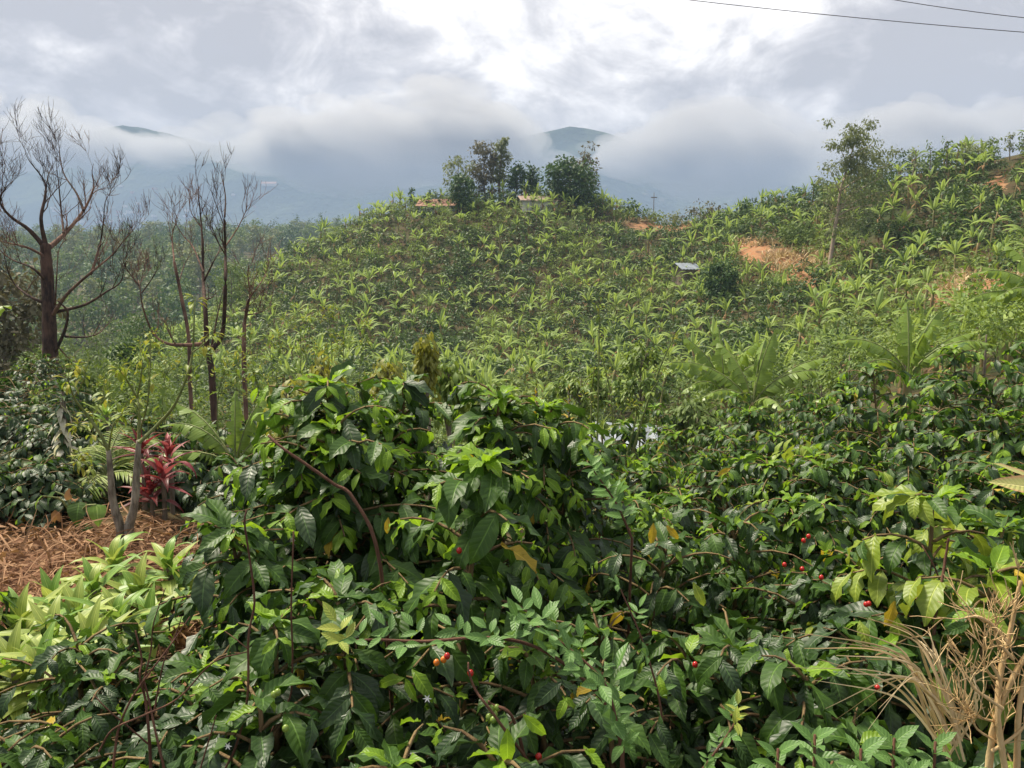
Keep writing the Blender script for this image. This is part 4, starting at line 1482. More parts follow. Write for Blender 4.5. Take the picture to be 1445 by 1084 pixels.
T(950, 301, 317, 116, 30, 'bluish bush at the right end of the dirt road', B_['bark_gray'], B_['gray_leaf'], n_limb=8, n_leaf=380, leaf=.4, seed=17, trunk_f=.1)
T(1112, 322, 352, 84, 30, 'dark bush left of the leaning tall tree', B_['bark_gray'], B_['hill_coffee'], n_limb=8, n_leaf=420, leaf=.34, seed=18, trunk_f=.1)
for k, (px, pt, w_) in enumerate(((1335, 192, 16), (1362, 196, 20), (1398, 194, 22), (1424, 186, 12), (1442, 190, 16), (1290, 206, 26), (1312, 200, 24), (1380, 200, 22))):
    T(px, pt, 222 + (k % 3) * 3, 79, w_, 'thin small tree on the skyline of the right ridge', B_['bark_gray'], B_['gray_leaf'] if k % 2 else B_['forest'], group='small trees on the right ridge', n_limb=7, n_leaf=130, leaf=.3, seed=30 + k, trunk_f=.4)

# the tall leaning tree
r = np.random.default_rng(77)
base = G(1168, 71)
root = thing('leaning_tree', 'tall leaning tree with pale bare trunk and feathery crown', 'tree', base)
off = -base
tp = smooth_path([P(1168, 392, 71) , P(1175, 345, 71.3), P(1181, 305, 71.2), P(1186, 270, 71.6), P(1196, 235, 71.2), P(1205, 205, 71)], 5)
tp[0, 2] = base[2] - .15
g = Geo()
tube(g, tp + off, np.linspace(.21, .04, len(tp)), 8, bump=.06)
gc = Geo()
limbs = [((1183, 300), (1215, 262), 30), ((1182, 305), (1160, 285), 26), ((1184, 292), (1245, 250), 36), ((1186, 275), (1170, 240), 26), ((1190, 255), (1222, 228), 30), ((1196, 240), (1186, 212), 22),
         ((1200, 225), (1232, 205), 26), ((1203, 212), (1190, 192), 20), ((1205, 205), (1215, 188), 20), ((1188, 268), (1256, 232), 24), ((1183, 297), (1258, 268), 34), ((1181, 310), (1210, 312), 28), ((1181, 308), (1168, 318), 22), ((1200, 222), (1240, 218), 20), ((1182, 305), (1228, 290), 34)]
for a, b2, w_ in limbs:
    dd = 71 + r.normal(0, 1.3)
    pa, pb = P(a[0], a[1], 71.3), P(b2[0], b2[1], dd)
    pth = smooth_path([pa, (pa + pb) / 2 + np.array([0, 0, .25]), pb], 4)
    tube(g, pth + off, np.linspace(.07, .015, len(pth)), 4, cap=False)
    for c in range(9 if a[1] < 282 else 4):
        ce = pa + (pb - pa) * r.uniform(.3, 1.15) + r.normal(0, .5, 3)
        m_ = 60
        dv = rand_unit(m_)
        scatter(gc, CLUMP, ce + off + dv * (r.uniform(.2, 1, m_)[:, None]) * (w_ / FPX * 71 * .55) * np.array([1, 1, .75]), dv * .5 + np.array([0, 0, -.55]) + .4 * rand_unit(m_), rand_unit(m_) + np.array([0, 0, .5]), r.uniform(.16, .36, m_))
link('trunk', g.mesh('trunk', MT['bark_pale']), root)
link('crown', gc.mesh('crown', MT['gray_leaf']), root)

# ------------------------------------------------------------------ houses on the hilltop, shed in the valley
def house(name, label, loc, rz, w, dpt, h, rise, wall, roof, door=True, cat='house', eave=.35, win=True):
    root = thing(name, label, cat, loc, None, rz)
    g_ = Geo()
    th = .18
    box(g_, -w / 2, w / 2, -dpt / 2, -dpt / 2 + th, -.6, h)
    box(g_, -w / 2, w / 2, dpt / 2 - th, dpt / 2, -.6, h)
    box(g_, -w / 2, -w / 2 + th, -dpt / 2 + th, dpt / 2 - th, -.6, h)
    box(g_, w / 2 - th, w / 2, -dpt / 2 + th, dpt / 2 - th, -.6, h)
    for sx in (-w / 2, w / 2 - th):      # gable ends
        g_.add([(sx, -dpt / 2, h), (sx, dpt / 2, h), (sx, 0, h + rise * .98), (sx + th, -dpt / 2, h), (sx + th, dpt / 2, h), (sx + th, 0, h + rise * .98)], [(0, 3, 5, 2), (1, 2, 5, 4)], [(0, 2, 1), (3, 4, 5)])
    link('wall', g_.mesh('wall', wall, False), root)
    for sg in (-1, 1):
        g_ = Geo()
        nx = max(12, int(w / .25))
        xs = np.linspace(-w / 2 - eave, w / 2 + eave, nx + 1)
        V_ = []
        for i, xx in enumerate(xs):
            c_ = .035 * (i % 2)
            for (yy, zz) in ((0, h + rise + .06), (sg * (dpt / 2 + eave), h - eave * rise / (dpt / 2) + .06)):
                V_.append((xx, yy, zz + c_))
                V_.append((xx, yy, zz + c_ - .04))
        Q_ = []
        for i in range(nx):
            a = i * 4
            Q_ += [(a, a + 4, a + 6, a + 2), (a + 1, a + 3, a + 7, a + 5), (a + 2, a + 6, a + 7, a + 3)]
        g_.add(V_, Q_)
        link('roof_slope', g_.mesh('roof_slope', roof, False), root)
    for sx in (-w * .28, w * .22) if win else ():
        f_ = Geo()
        box(f_, sx - .5, sx + .5, -dpt / 2 - .05, -dpt / 2 - .003, 1.0, 2.0)
        fr = link('window', f_.mesh('window', MT['plank'], False), root)
        f_ = Geo()
        box(f_, sx - .42, sx + .42, -dpt / 2 - .07, -dpt / 2 - .052, 1.08, 1.92)
        link('pane', f_.mesh('pane', MT['dark_open'], False), fr)
    if door:
        f_ = Geo()
        box(f_, -.35, .5, -dpt / 2 - .06, -dpt / 2 - .003, -.1, 2.0)
        link('door', f_.mesh('door', MT['plank'], False), root)
    return root


c = G(622, 119)
house('house', 'low house with orange tiled roof at the left of the hilltop', (c[0], c[1], c[2] - 1.75), R_(-8), 5.6, 4.5, 1.9, 1.0, MT['white_wall'], MT['terracotta'], False, win=False)
c = G(758, 117.5)
house('house', 'pale walled house with faded pink roof on the hilltop', (c[0], c[1], c[2] - 1.3), R_(10), 5.0, 4.2, 2.0, .7, MT['white_wall'], MT['pink_roof'], False, win=False)
c = G(785, 117.5)
house('shed', 'dark lean-to shed beside the pale hilltop house', (c[0], c[1], c[2] - .4), R_(4), 2.4, 2.6, 1.5, .4, MT['plank'], MT['plank'], False, 'shed')
c = G(966, 86)
house('hut', 'tiny hut with white roof half hidden on the hill', (c[0], c[1], c[2] + .2), R_(20), 1.8, 2.2, 1.3, .5, MT['plank'], MT['tin'], False, 'hut', win=False)
c = P(884, 592, 24)
sh = house('shed', 'shed with shiny corrugated tin roof down in the valley', (c[0], c[1], c[2] - 2.75), R_(-14), 1.5, 1.6, 2.2, .35, MT['plank'], MT['tin'], False, 'shed', win=False)

# poles on the ridge
for k, (px, pt, d) in enumerate(((922, 272, 121), (1151, 268, 97))):
    c = G(px, d)
    root = thing('utility_pole', ('thin utility pole above the dirt road', 'thin pole on the ridge left of the leaning tree')[k], 'pole', c)
    h = P(px, pt, d)[2] - c[2]
    g = Geo()
    tube(g, [(0, 0, -.3), (0, 0, h * .5), (0, 0, h)], [.06, .055, .045], 6)
    link('shaft', g.mesh('shaft', MT['pole']), root)
    g = Geo()
    box(g, -.45, .45, -.12, -.05, h - .75, h - .63)
    link('crossarm', g.mesh('crossarm', MT['pole'], False), root)

# ------------------------------------------------------------------ forest on the far slope at the left
FT = []
for k, (H, W_, shp, mm) in enumerate(((9, 8, 'round', 'forest'), (11, 7, 'tall', 'forest'), (8, 8.5, 'round', 'forest_dark'), (13, 6, 'tall', 'gray_leaf'), (7, 7, 'round', 'forest'), (10, 9, 'round', 'forest_dark'))):
    gt, gc = tree_parts(H, W_, .25, 11, 420, 1.15, .2, shp, 50 + k)
    FT.append((gt, gc, mm, gt.mesh('trunk', MT['bark_gray']), gc.mesh('crown', MT[mm])))


FTN = []
for k, (H, W_, shp, mm) in enumerate(((6, 5, 'round', 'forest'), (7, 4.5, 'tall', 'forest'), (5, 5, 'round', 'forest_dark'), (8, 4, 'tall', 'gray_leaf'))):
    gt, gc = tree_parts(H, W_, .2, 13, 1500, .32, .12, shp, 70 + k)
    FTN.append((gt.mesh('trunk', MT['bark_gray']), gc.mesh('crown', MT[mm])))


def forest_keep(x, y):
    z = gz(x, y)
    px, py, f = to_px(np.stack([x, y, z], -1))
    cr = np.interp(px, CREST_PX, CREST_D)
    return (px > -260) & (px < 640) & (y > 70) & ((y < 640)) & (((y > cr + 50)) | ((px < 330) & (y < 130) & (rng.uniform(size=len(x)) < .5)))


FP = spread_points(9000, lambda x, y: np.interp(y, [80, 200, 560], [5.0, 6.5, 10]), -360, 20, 62, 630, forest_keep, 15)
pxf, pyf, ff = to_px(FP)
zt = FP + np.array([0, 0, 9.0])
_, pyt, _ = to_px(zt)
# leave out what the near flank hides
hid = np.zeros(len(FP), bool)
for i, p in enumerate(FP):
    ts = np.linspace(.1, .93, 60)
    top = p + np.array([0, 0, 9.0])
    q = np.array([0, 0, CAMZ]) + (top - np.array([0, 0, CAMZ])) * ts[:, None]
    hid[i] = (gz(q[:, 0], q[:, 1]) + .5 > q[:, 2]).any()
FP, pxf, ff = FP[~hid], pxf[~hid], ff[~hid]
order = np.argsort(ff)
FP, pxf, ff = FP[order], pxf[order], ff[order]
kk = rng.integers(0, len(FT), len(FP))
rz = rng.uniform(0, 6.28, len(FP))
sc = rng.uniform(.55, 1.15, len(FP))
for i in range(min(296, len(FP))):
    gt, gc, mm, mt_, mc = FT[kk[i]]
    lab, grp = (('tree among scrub on the near left slope behind the leafless trees', 'trees on the near left slope') if ff[i] < 140 else
                ('tree in the hazy wood on the slope across the valley at left', 'trees of the hazy wood'))
    root = thing('forest_tree', lab, 'tree', FP[i], grp, rz[i], sc[i])
    if ff[i] < 140:
        mt_, mc = FTN[kk[i] % 4]
    link('trunk', mt_, root)
    link('crown', mc, root)
if len(FP) > 296:
    s_ = slice(296, None)
    mats_f = [MT['forest'], MT['forest_dark'], MT['gray_leaf'], MT['bark_gray']]
    js = []
    for gt, gc, mm, _, _ in FT:
        j = Geo()
        V_ = np.concatenate(gc.V)
        Q_ = np.concatenate(gc.Q)
        sel = np.arange(0, len(Q_))
        j.add(V_, Q_, None, None, ['forest', 'forest_dark', 'gray_leaf'].index(mm))
        j.add(np.concatenate(gt.V)[:56], np.concatenate(gt.Q)[:42], None, None, 3)
        js.append(j)
    joined_copies('far_wood', js, mats_f, kk[s_], FP[s_], rz[s_], sc[s_], 'stuff')

# distant town on the mountain foot: a long red roof and pale specks
g = Geo()
r = np.random.default_rng(3)


def on_mountain(px, py):
    best, bd = None, 1e9
    for d in np.linspace(2505, 3900, 140):
        p = P(px, py, d)
        i = np.argmin((MOUNT[:, 0] - p[0]) ** 2 + (MOUNT[:, 1] - p[1]) ** 2)
        e = abs(MOUNT[i, 2] - p[2])
        if e < bd:
            best, bd = p, e
    return best


for k in range(46):
    px, py = (r.normal(150, 34), r.normal(302, 14)) if k < 34 else (r.uniform(60, 380), r.uniform(262, 316))
    c = on_mountain(px, py)
    w_, h_ = r.uniform(3, 7), r.uniform(2, 4)
    box(g, c[0] - w_, c[0] + w_, c[1] - 22, c[1] + 4, c[2] - 6, c[2] + h_, int(r.integers(0, 3) == 0))
link('distant_town', g.mesh('distant_town', [MT['white_wall'], MT['terracotta']], False), kind='stuff')
c = on_mountain(382, 265)
house('long_building', 'long reddish roofed building far off on the blue mountainside', (c[0], c[1] - 20, c[2] + 6), 0, 58, 16, 9, 7, MT['white_wall'], MT['terracotta'], False, 'building', 2)
# ------------------------------------------------------------------ valley scrub between the coffee and the hill
SCR = [bush_geo(2.6, 2.2, 900, .20, 21, BLADE), bush_geo(3.2, 1.8, 900, .19, 22, BLADE), bush_geo(2.2, 2.6, 900, .21, 23, BLADE), bush_geo(3.6, 2.4, 1000, .2, 24, BLADE)]
SM = [[g_.mesh('foliage', MT[m_]) for m_ in ('weed', 'forest', 'hill_coffee')] for g_ in SCR]
STEMS = stem_geo(1.6, .05, .02, 5, .1).mesh('stem', MT['bark_gray'])
SLAB = ['yellow green weedy shrub in the dip before the banana hill', 'mid green leafy shrub in the dip before the banana hill', 'dark green leafy shrub in the dip before the banana hill']


def scrub_keep(x, y):
    z = gz(x, y)
    px, py, f = to_px(np.stack([x, y, z], -1))
    return (px > -120) & (px < 1480) & (y > 18.5) & (y < np.interp(px, [0, 400, 1000, 1445], [70, 52, 33, 25]))


SP = spread_points(1500, 1.9, -60, 30, 14, 66, scrub_keep, 25)
for i, p in enumerate(SP):
    v, c = int(rng.integers(0, 4)), int(rng.choice([0, 1, 2], p=[.42, .38, .20]))
    px1, _, f1 = to_px(p)
    s = rng.uniform(.6, 1.05)
    if f1 < 26 and 780 < px1 < 980:
        s *= .6
    o = thing('scrub_bush', SLAB[c], 'shrub', p, ('yellow green shrubs in the dip', 'mid green shrubs in the dip', 'dark shrubs in the dip')[c], rng.uniform(0, 6.28), s)
    link('stem', STEMS, o)
    link('foliage', SM[v][c], o)

# ------------------------------------------------------------------ nearer banana plants with torn leaves
TORN = [banana_leaf(1.0, .28, R_(a), R_(b2), 12, 22, k).mesh('leaf', [MT['banana'], MT['green_stem']]) for k, (a, b2) in enumerate(((75, 30), (62, -20), (48, -45), (82, 62), (35, -35), (55, 5)))]


def big_banana(px, py_crown, d, label, leaves, stem_r=.11, group=None):
    """leaves: (variant, azimuth degrees from +X, length)"""
    top = P(px, py_crown, d)
    zg = float(gz(top[0], top[1]))
    H = max(.5, top[2] - zg)
    root = thing('banana_plant', label, 'banana plant', (top[0], top[1], zg), group)
    link('stem', stem_geo(H, stem_r, stem_r * .62, 9).mesh('stem', MT['banana_stem']), root)
    for v, az, L in leaves:
        link('leaf', TORN[v], root, euler_mat(R_(az) - PI / 2, 0, L, (0, 0, H - .03)))
    return root


big_banana(1022, 556, 17, 'banana plant with tall upright leaves, left of the pair before the coffee', [(3, 100, 1.5), (0, 160, 1.5), (1, 185, 1.7), (2, 215, 1.4), (1, 20, 1.5), (4, 250, 1.2), (0, 300, 1.5)])
big_banana(1062, 570, 16, 'banana plant with leaf arching right, right of the pair before the coffee', [(3, 20, 1.6), (0, 60, 1.6), (5, 5, 1.8), (1, 350, 1.7), (2, 200, 1.4), (5, 165, 1.6), (4, 280, 1.3), (0, 130, 1.5)])
big_banana(1282, 530, 15.5, 'banana plant with broad torn leaves above the right coffee shrubs', [(0, 30, 1.6), (5, 10, 1.6), (1, 345, 1.7), (3, 80, 1.5), (1, 175, 1.7), (5, 150, 1.5), (2, 205, 1.5), (0, 270, 1.3)])
big_banana(1478, 430, 10.5, 'banana plant reaching in at the right edge, one leaf level', [(4, 178, 1.1), (1, 172, 1.1), (5, 140, 1.0), (2, 200, 1.0), (0, 120, 1.0), (1, 30, 1.0), (3, 80, 1.1)])
big_banana(332, 652, 6.2, 'young banana plant with torn leaves beside the red leaved plant', [(5, 150, .85), (1, 168, .75), (4, 195, .75), (0, 60, .7), (3, 100, .6), (1, 20, .6)], .03)
big_banana(-110, 500, 12, 'banana plant half out of view at the left edge', [(0, 10, 1.3), (5, 30, 1.4), (1, 350, 1.3), (3, 80, 1.3), (5, 140, 1.3)])
big_banana(1130, 575, 22, 'low banana plant behind the middle coffee shrubs', [(0, 30, 1.3), (1, 160, 1.4), (5, 200, 1.4), (2, 320, 1.2), (3, 90, 1.3)])

# ------------------------------------------------------------------ leafless trees at left
def bare_tree(label, d, limbs, r_seed, bark, group=None, twig_n=4, tw_len=1.2, yk=345, sq=.80):
    r = np.random.default_rng(r_seed)
    p0 = limbs[0][0][0]
    b0 = P(p0[0], p0[1], d)
    zg = float(gz(b0[0], b0[1]))
    base = np.array([b0[0], b0[1], zg])
    root = thing('leafless_tree', label, 'bare tree', base, group)
    g_ = Geo()
    for k, (pts, ra, rb, lv) in enumerate(limbs):
        pts = [(x_, y_ if y_ > yk else yk + (y_ - yk) * sq) for x_, y_ in pts]
        jit = 0.0 if k == 0 else .8
        path = traced(pts, d, jit, r, 6)
        if k == 0:
            path = np.vstack([[base[0], base[1], zg - .2], path])
        if lv >= 2:
            path = path[:max(4, int(len(path) * .9))]
        path = path - base
        ra, rb = ra * (.95 if k == 0 else .72), rb * (.95 if k == 0 else .6)
        if k == 0:
            tube(g_, path, np.linspace(ra, rb, len(path)), 9, bump=.07)
            link('trunk', g_.mesh('trunk', bark), root)
            continue
        g1 = Geo()
        rr_ = ra + (max(rb * .6, .006) - ra) * np.linspace(0, 1, len(path)) ** .7
        tube(g1, path, rr_, 7, bump=.06)
        twigs(g1, path, rr_, r, lv, tw_len, .38, twig_n + (2 if lv > 1 else 0), 5, .0045)
        link('limb', g1.mesh('limb', MT['bark_red'] if k % 3 == 0 else bark), root)
    return root


bare_tree('large leafless tree with dark trunk and wide spreading limbs at left', 21,
          [([(72, 525), (70, 470), (68, 420), (66, 375), (64, 345)], .21, .13, 0),
           ([(64, 350), (40, 318), (14, 295), (0, 268), (12, 240), (34, 222)], .10, .02, 3),
           ([(64, 345), (58, 300), (64, 258), (62, 232), (40, 195), (30, 165)], .09, .015, 3),
           ([(66, 352), (92, 325), (118, 285), (132, 245), (130, 215), (138, 175)], .11, .015, 3),
           ([(118, 285), (108, 255), (90, 220), (84, 180), (88, 165)], .055, .012, 3),
           ([(90, 325), (86, 280), (82, 230), (76, 170)], .05, .012, 2),
           ([(68, 365), (40, 350), (10, 342), (-25, 330)], .07, .02, 3),
           ([(69, 400), (45, 378), (15, 365), (-10, 340), (-14, 300)], .06, .015, 3),
           ([(70, 430), (45, 420), (20, 400), (8, 370), (2, 320)], .075, .015, 3),
           ([(74, 445), (95, 415), (128, 385), (158, 360), (180, 330), (200, 310)], .085, .015, 3),
           ([(128, 388), (140, 350), (146, 305), (150, 265), (172, 235)], .05, .012, 3),
           ([(80, 440), (120, 430), (150, 412), (170, 398), (178, 370), (196, 345)], .07, .015, 3),
           ([(78, 430), (80, 390), (84, 350), (100, 330)], .035, .01, 2),
           ([(76, 500), (92, 465), (95, 440), (82, 425)], .075, .05, 0),
           ([(92, 475), (120, 476), (140, 470), (152, 458), (165, 446)], .05, .01, 2),
           ([(74, 480), (100, 508), (120, 512)], .035, .01, 1),
           ([(-12, 150), (-2, 175), (4, 140)], .02, .008, 1)], 5, MT['bark_dark'], tw_len=.95)
bare_tree('leafless tree with two tall thin upright stems left of the hill', 19,
          [([(300, 545), (298, 520), (292, 492)], .085, .075, 0),
           ([(292, 492), (290, 440), (287, 390), (286, 330), (283, 275), (280, 235), (281, 205)], .10, .012, 2),
           ([(300, 492), (314, 470), (318, 400), (318, 340), (317, 285), (318, 240), (312, 200), (316, 188)], .095, .012, 2),
           ([(284, 486), (262, 487), (236, 485), (216, 470), (202, 435), (197, 400), (192, 370)], .085, .02, 3),
           ([(197, 400), (180, 372), (172, 350)], .03, .01, 2), ([(200, 412), (218, 380), (222, 365)], .025, .01, 2),
           ([(287, 375), (272, 330), (258, 310), (248, 285), (256, 262)], .035, .01, 2),
           ([(288, 390), (302, 355), (310, 330), (300, 300)], .035, .01, 2),
           ([(318, 345), (302, 310), (292, 290)], .025, .01, 2),
           ([(318, 330), (334, 300), (346, 270), (350, 250)], .03, .01, 2),
           ([(298, 492), (308, 440), (316, 400)], .04, .02, 1),
           ([(318, 300), (306, 260), (296, 225)], .02, .008, 2), ([(286, 300), (270, 270), (266, 240)], .02, .008, 2)], 6, MT['bark_dark'], tw_len=.75, yk=420, sq=.80)
bare_tree('small reddish leafless tree right of the two stemmed bare tree', 18,
          [([(345, 540), (344, 500), (345, 455)], .055, .045, 0),
           ([(345, 455), (350, 425), (364, 405), (376, 385), (382, 360)], .04, .01, 2),
           ([(345, 460), (352, 420), (350, 390), (352, 365)], .035, .01, 2),
           ([(346, 445), (370, 440), (390, 425)], .025, .01, 2)], 7, MT['bark_red'], tw_len=.8)
bare_tree('thin pale leaning bare stem between the two large leafless trees', 22,
          [([(268, 540), (266, 475), (256, 420), (246, 370)], .06, .04, 0),
           ([(246, 370), (243, 330), (250, 300), (244, 285)], .04, .01, 2),
           ([(252, 400), (262, 370), (280, 350)], .025, .01, 2)], 8, MT['bark_red'], tw_len=.9)
tree_at(14, 372, 560, 27, 120, 'dark greyish green tree behind the large leafless tree', MT['bark_gray'], MT['brown_leaf'], n_limb=16, n_leaf=2600, leaf=.26, seed=61, trunk_f=.25, leafdown=.5)
tree_at(-70, 430, 560, 30, 130, 'grey green tree at the very left edge', MT['bark_gray'], MT['gray_leaf'], n_limb=14, n_leaf=1800, leaf=.3, seed=62, trunk_f=.2)
tree_at(184, 480, 545, 30, 60, 'low rounded dark tree behind the two stemmed sapling', MT['bark_gray'], MT['forest_dark'], n_limb=12, n_leaf=1700, leaf=.2, seed=63, trunk_f=.1)
tree_at(115, 520, 600, 17, 90, 'low green bush between bare trunk and sapling', MT['bark_gray'], MT['forest'], n_limb=12, n_leaf=1600, leaf=.15, seed=64, trunk_f=.1)

# ------------------------------------------------------------------ drooping olive trees just behind the coffee
def droop_tree(px, py, d, w_, h_, label, mat, n_=420, L=.17, seed=0, down=1.3):
    r = np.random.default_rng(seed)
    top = P(px, py, d)
    zg = float(gz(top[0], top[1]))
    root = thing('drooping_tree', label, 'tree', (top[0], top[1], zg))
    H = top[2] - zg
    W_, h2 = w_ / FPX * d, h_ / FPX * d
    g_ = Geo()
    tube(g_, [(0, 0, -.1), (.03, 0, H * .5), (0, .02, H * .93)], [.03, .025, .010], 6)
    gl = Geo()
    for k in range(26):
        az, f = k * 2.4, r.uniform(0, 1)
        e_ = np.array([math.cos(az) * W_ / 2 * r.uniform(.2, .9) * (1 - .5 * f), math.sin(az) * W_ / 2 * r.uniform(.2, .9) * (1 - .5 * f), H - h2 * (1 - f) * .9])
        b0 = np.array([0, 0, max(H * .3, e_[2] - .5)])
        tube(g_, smooth_path([b0, (b0 + e_) / 2 + [0, 0, .1], e_], 3), np.linspace(.014, .005, 7), 4, cap=False)
        m_ = n_ // 26
        dv = rand_unit(m_)
        pos = e_ + dv * .10 + np.array([0, 0, 1]) * r.uniform(-.22, .06, m_)[:, None]
        out = np.stack([np.cos(az + r.normal(0, 1.2, m_)), np.sin(az + r.normal(0, 1.2, m_)), -down * r.uniform(.5, 1.4, m_)], -1)
        scatter(gl, CL_LO[k % 4], pos, out, np.array([0, 0, 1.0]) + .5 * out + .3 * rand_unit(m_), L * r.uniform(.7, 1.25, m_))
    link('trunk', g_.mesh('trunk', MT['bark_gray']), root)
    link('crown', gl.mesh('crown', mat), root)


droop_tree(601, 480, 8.5, 12, 60, 'upright olive yellow drooping shoot above the central coffee shrub', MT['mango'], 420, .10, 1, 1.6)
droop_tree(545, 520, 7.5, 40, 26, 'olive tree with rusty drooping new leaves behind the coffee shrub', MT['mango'], 330, .09, 2, .8)
droop_tree(455, 512, 7.0, 42, 40, 'olive yellow drooping tree left of the central coffee shrub', MT['mango'], 330, .09, 3, .9)
droop_tree(410, 545, 6.0, 60, 60, 'low olive drooping tree behind the left shoulder of coffee', MT['mango'], 330, .09, 4, .8)
droop_tree(632, 520, 9.5, 50, 50, 'green leafy tree behind the olive drooping shoot', MT['weed'], 520, .15, 5)
droop_tree(1200, 492, 15, 130, 80, 'yellowish feathery bush between the two banana groups', MT['weed'], 900, .10, 6, .3)
droop_tree(1130, 645, 5.6, 130, 120, 'yellowing coffee like shrub with limp leaves among the dark coffee', MT['coffee_lime'], 520, .14, 7, 1.0)
droop_tree(905, 480, 22, 90, 120, 'round olive shrub above the tin roofed shed', MT['weed'], 900, .2, 8, .6)
droop_tree(820, 520, 20, 150, 100, 'wide weedy shrub left of the tin roofed shed', MT['weed'], 1100, .2, 9, .6)
droop_tree(690, 540, 17, 150, 80, 'weedy shrub behind the right shoulder of the coffee', MT['weed'], 1000, .18, 10, .6)
droop_tree(985, 570, 15, 120, 60, 'leafy shrub right of the tin roofed shed', MT['forest'], 1000, .16, 11, .6)

# ------------------------------------------------------------------ tall weeds with yellow heads
def tall_weed(px, py_top, py_base, d, label, seed, lean=0, side=6, flower=True, thick=.008, group='tall thin weeds with yellow heads'):
    r = np.random.default_rng(seed)
    a, b2 = P(px, py_base, d), P(px + lean, py_top, d)
    zg = float(gz(a[0], a[1]))
    base = np.array([a[0], a[1], zg])
    root = thing('tall_weed', label, 'weed', base, group)
    pts = smooth_path([(0, 0, -.03), (a - base) * .6, (a + (b2 - a) * .55 + r.normal(0, .04, 3)) - base, b2 - base], 6)
    g_, gl, gf = Geo(), Geo(), Geo()
    tube(g_, pts, np.linspace(thick, thick * .4, len(pts)), 5, cap=False)
    H = np.linalg.norm(b2 - a)
    ends = [pts[-1]]
    for k in range(side):
        i = int(len(pts) * r.uniform(.45, .95))
        az = r.uniform(0, 6.28)
        e_ = pts[i] + np.array([math.cos(az) * .4, math.sin(az) * .4, r.uniform(.3, .8)]) * H * r.uniform(.12, .3)
        tube(g_, smooth_path([pts[i], (pts[i] + e_) / 2 + r.normal(0, .02, 3) - [0, 0, .03], e_], 3), np.linspace(thick * .5, thick * .25, 7), 4, cap=False)
        ends.append(e_)
    for e_ in ends:
        m_ = 16
        dv = rand_unit(m_)
        scatter(gf, BLADE, e_ + dv * .04, dv + [0, 0, .3], rand_unit(m_), r.uniform(.02, .05, m_) * (d / 6) ** .5, (r.uniform(size=m_) < (.35 if flower else .1)).astype(int))
    m_ = 26
    ii_ = r.integers(len(pts) // 3, len(pts), m_)
    dv = rand_unit(m_) * [1, 1, .4]
    scatter(gf, BLADE, pts[ii_], dv, np.array([0, 0, 1.0]) + .3 * rand_unit(m_), r.uniform(.06, .14, m_), 0)
    link('stem', g_.mesh('stem', MT['green_stem']), root)
    link('leaves', gf.mesh('leaves', [MT['weed'], MT['weed_yellow']]), root, kind='stuff')


TW = 'thin tall weed with small yellowish head above the scrub at left'
for k, (px, pt, pb, d, ln) in enumerate(((330, 500, 600, 8, 4), (352, 470, 610, 9, -2), (372, 480, 600, 8, 6), (392, 490, 600, 9, 3), (415, 462, 590, 8, 8), (430, 448, 600, 9, 5), (468, 440, 560, 9, -6), (480, 468, 570, 8, 6), (505, 455, 570, 10, 10),
                                       (210, 470, 640, 7, 2), (240, 520, 640, 7, -5), (310, 520, 620, 7, 8), (275, 500, 620, 8, 12), (120, 545, 650, 7, 30), (60, 560, 640, 8, -8), (448, 470, 590, 8.5, 12), (365, 520, 620, 7, -10))):
    tall_weed(px, pt, pb, d, TW, 200 + k, ln)
for k, (px, pt, pb, d, ln, lab) in enumerate(((842, 430, 640, 9, 4, 'tallest dark thin stem left of the tin roof'), (836, 520, 640, 9, 3, 'short dark stem beside the tallest thin stem'), (868, 505, 640, 9.2, -18, 'pale thin stem leaning left before the tin roof'),
                                            (884, 580, 618, 9, 66, 'long pale stem leaning right across the tin roof'), (888, 560, 618, 9, 42, 'shorter pale stem leaning right across the tin roof'), (880, 575, 615, 9, 10, 'short upright pale stem before the tin roof'))):
    if ln in (66, 42):
        pt = 478 if ln == 66 else 535
    ln = ln
    tall_weed(px, pt, pb, d, lab, 230 + k, ln, 2, True, .016, None)

# ------------------------------------------------------------------ rosettes: strap leaved plants
STRAP = {}


def strap(mat, v):
    k = (mat, v)
    if k not in STRAP:
        dr, fo, st, wv = ((.9, .3, .25, .03), (1.4, .25, .35, .04), (.5, .35, .1, .02), (1.9, .2, .5, .05))[v]
        tp = leaf_tpl(1, .21, 7, 2, dr, fo, wv, .62, .0, .8, st)
        g_ = Geo()
        g_.add(tp[0], tp[1], None, tp[2])
        STRAP[k] = g_.mesh('leaf', MT[mat])
    return STRAP[k]


def rosette(px, py, d, label, mats, n=16, L=.26, seed=0, name='strap_leaf_plant', cat='strap leaved plant', group=None, up0=1.2, width=1.0, stemr=.018, tiers=1, tier_h=.12):
    r = np.random.default_rng(seed)
    top = P(px, py, d)
    zg = float(gz(top[0], top[1]))
    H = max(.12, top[2] - zg)
    root = thing(name, label, cat, (top[0], top[1], zg), group)
    g_ = Geo()
    tube(g_, [(0, 0, -.05), (.01, 0, H * .5), (0, 0, H)], [stemr, stemr * .9, stemr * .7], 6)
    link('stem', g_.mesh('stem', MT['bark_gray']), root)
    for k in range(n):
        f = k / n
        az = k * 2.4 + r.normal(0, .12)
        el_ = up0 * (1 - f) + (-.25) * f + r.normal(0, .1)
        M = euler_mat(az, el_, L * r.uniform(.8, 1.15) * (.7 + .3 * f if f < .3 else 1), (0, 0, H - f * .10 * (tiers * tier_h / .12) + r.normal(0, .004)))
        if width != 1:
            M = M @ Matrix.Diagonal((width, 1, 1, 1))
        link('leaf', strap(mats[int(r.integers(0, len(mats)))], int(r.integers(0, 4))), root, M)
    return root


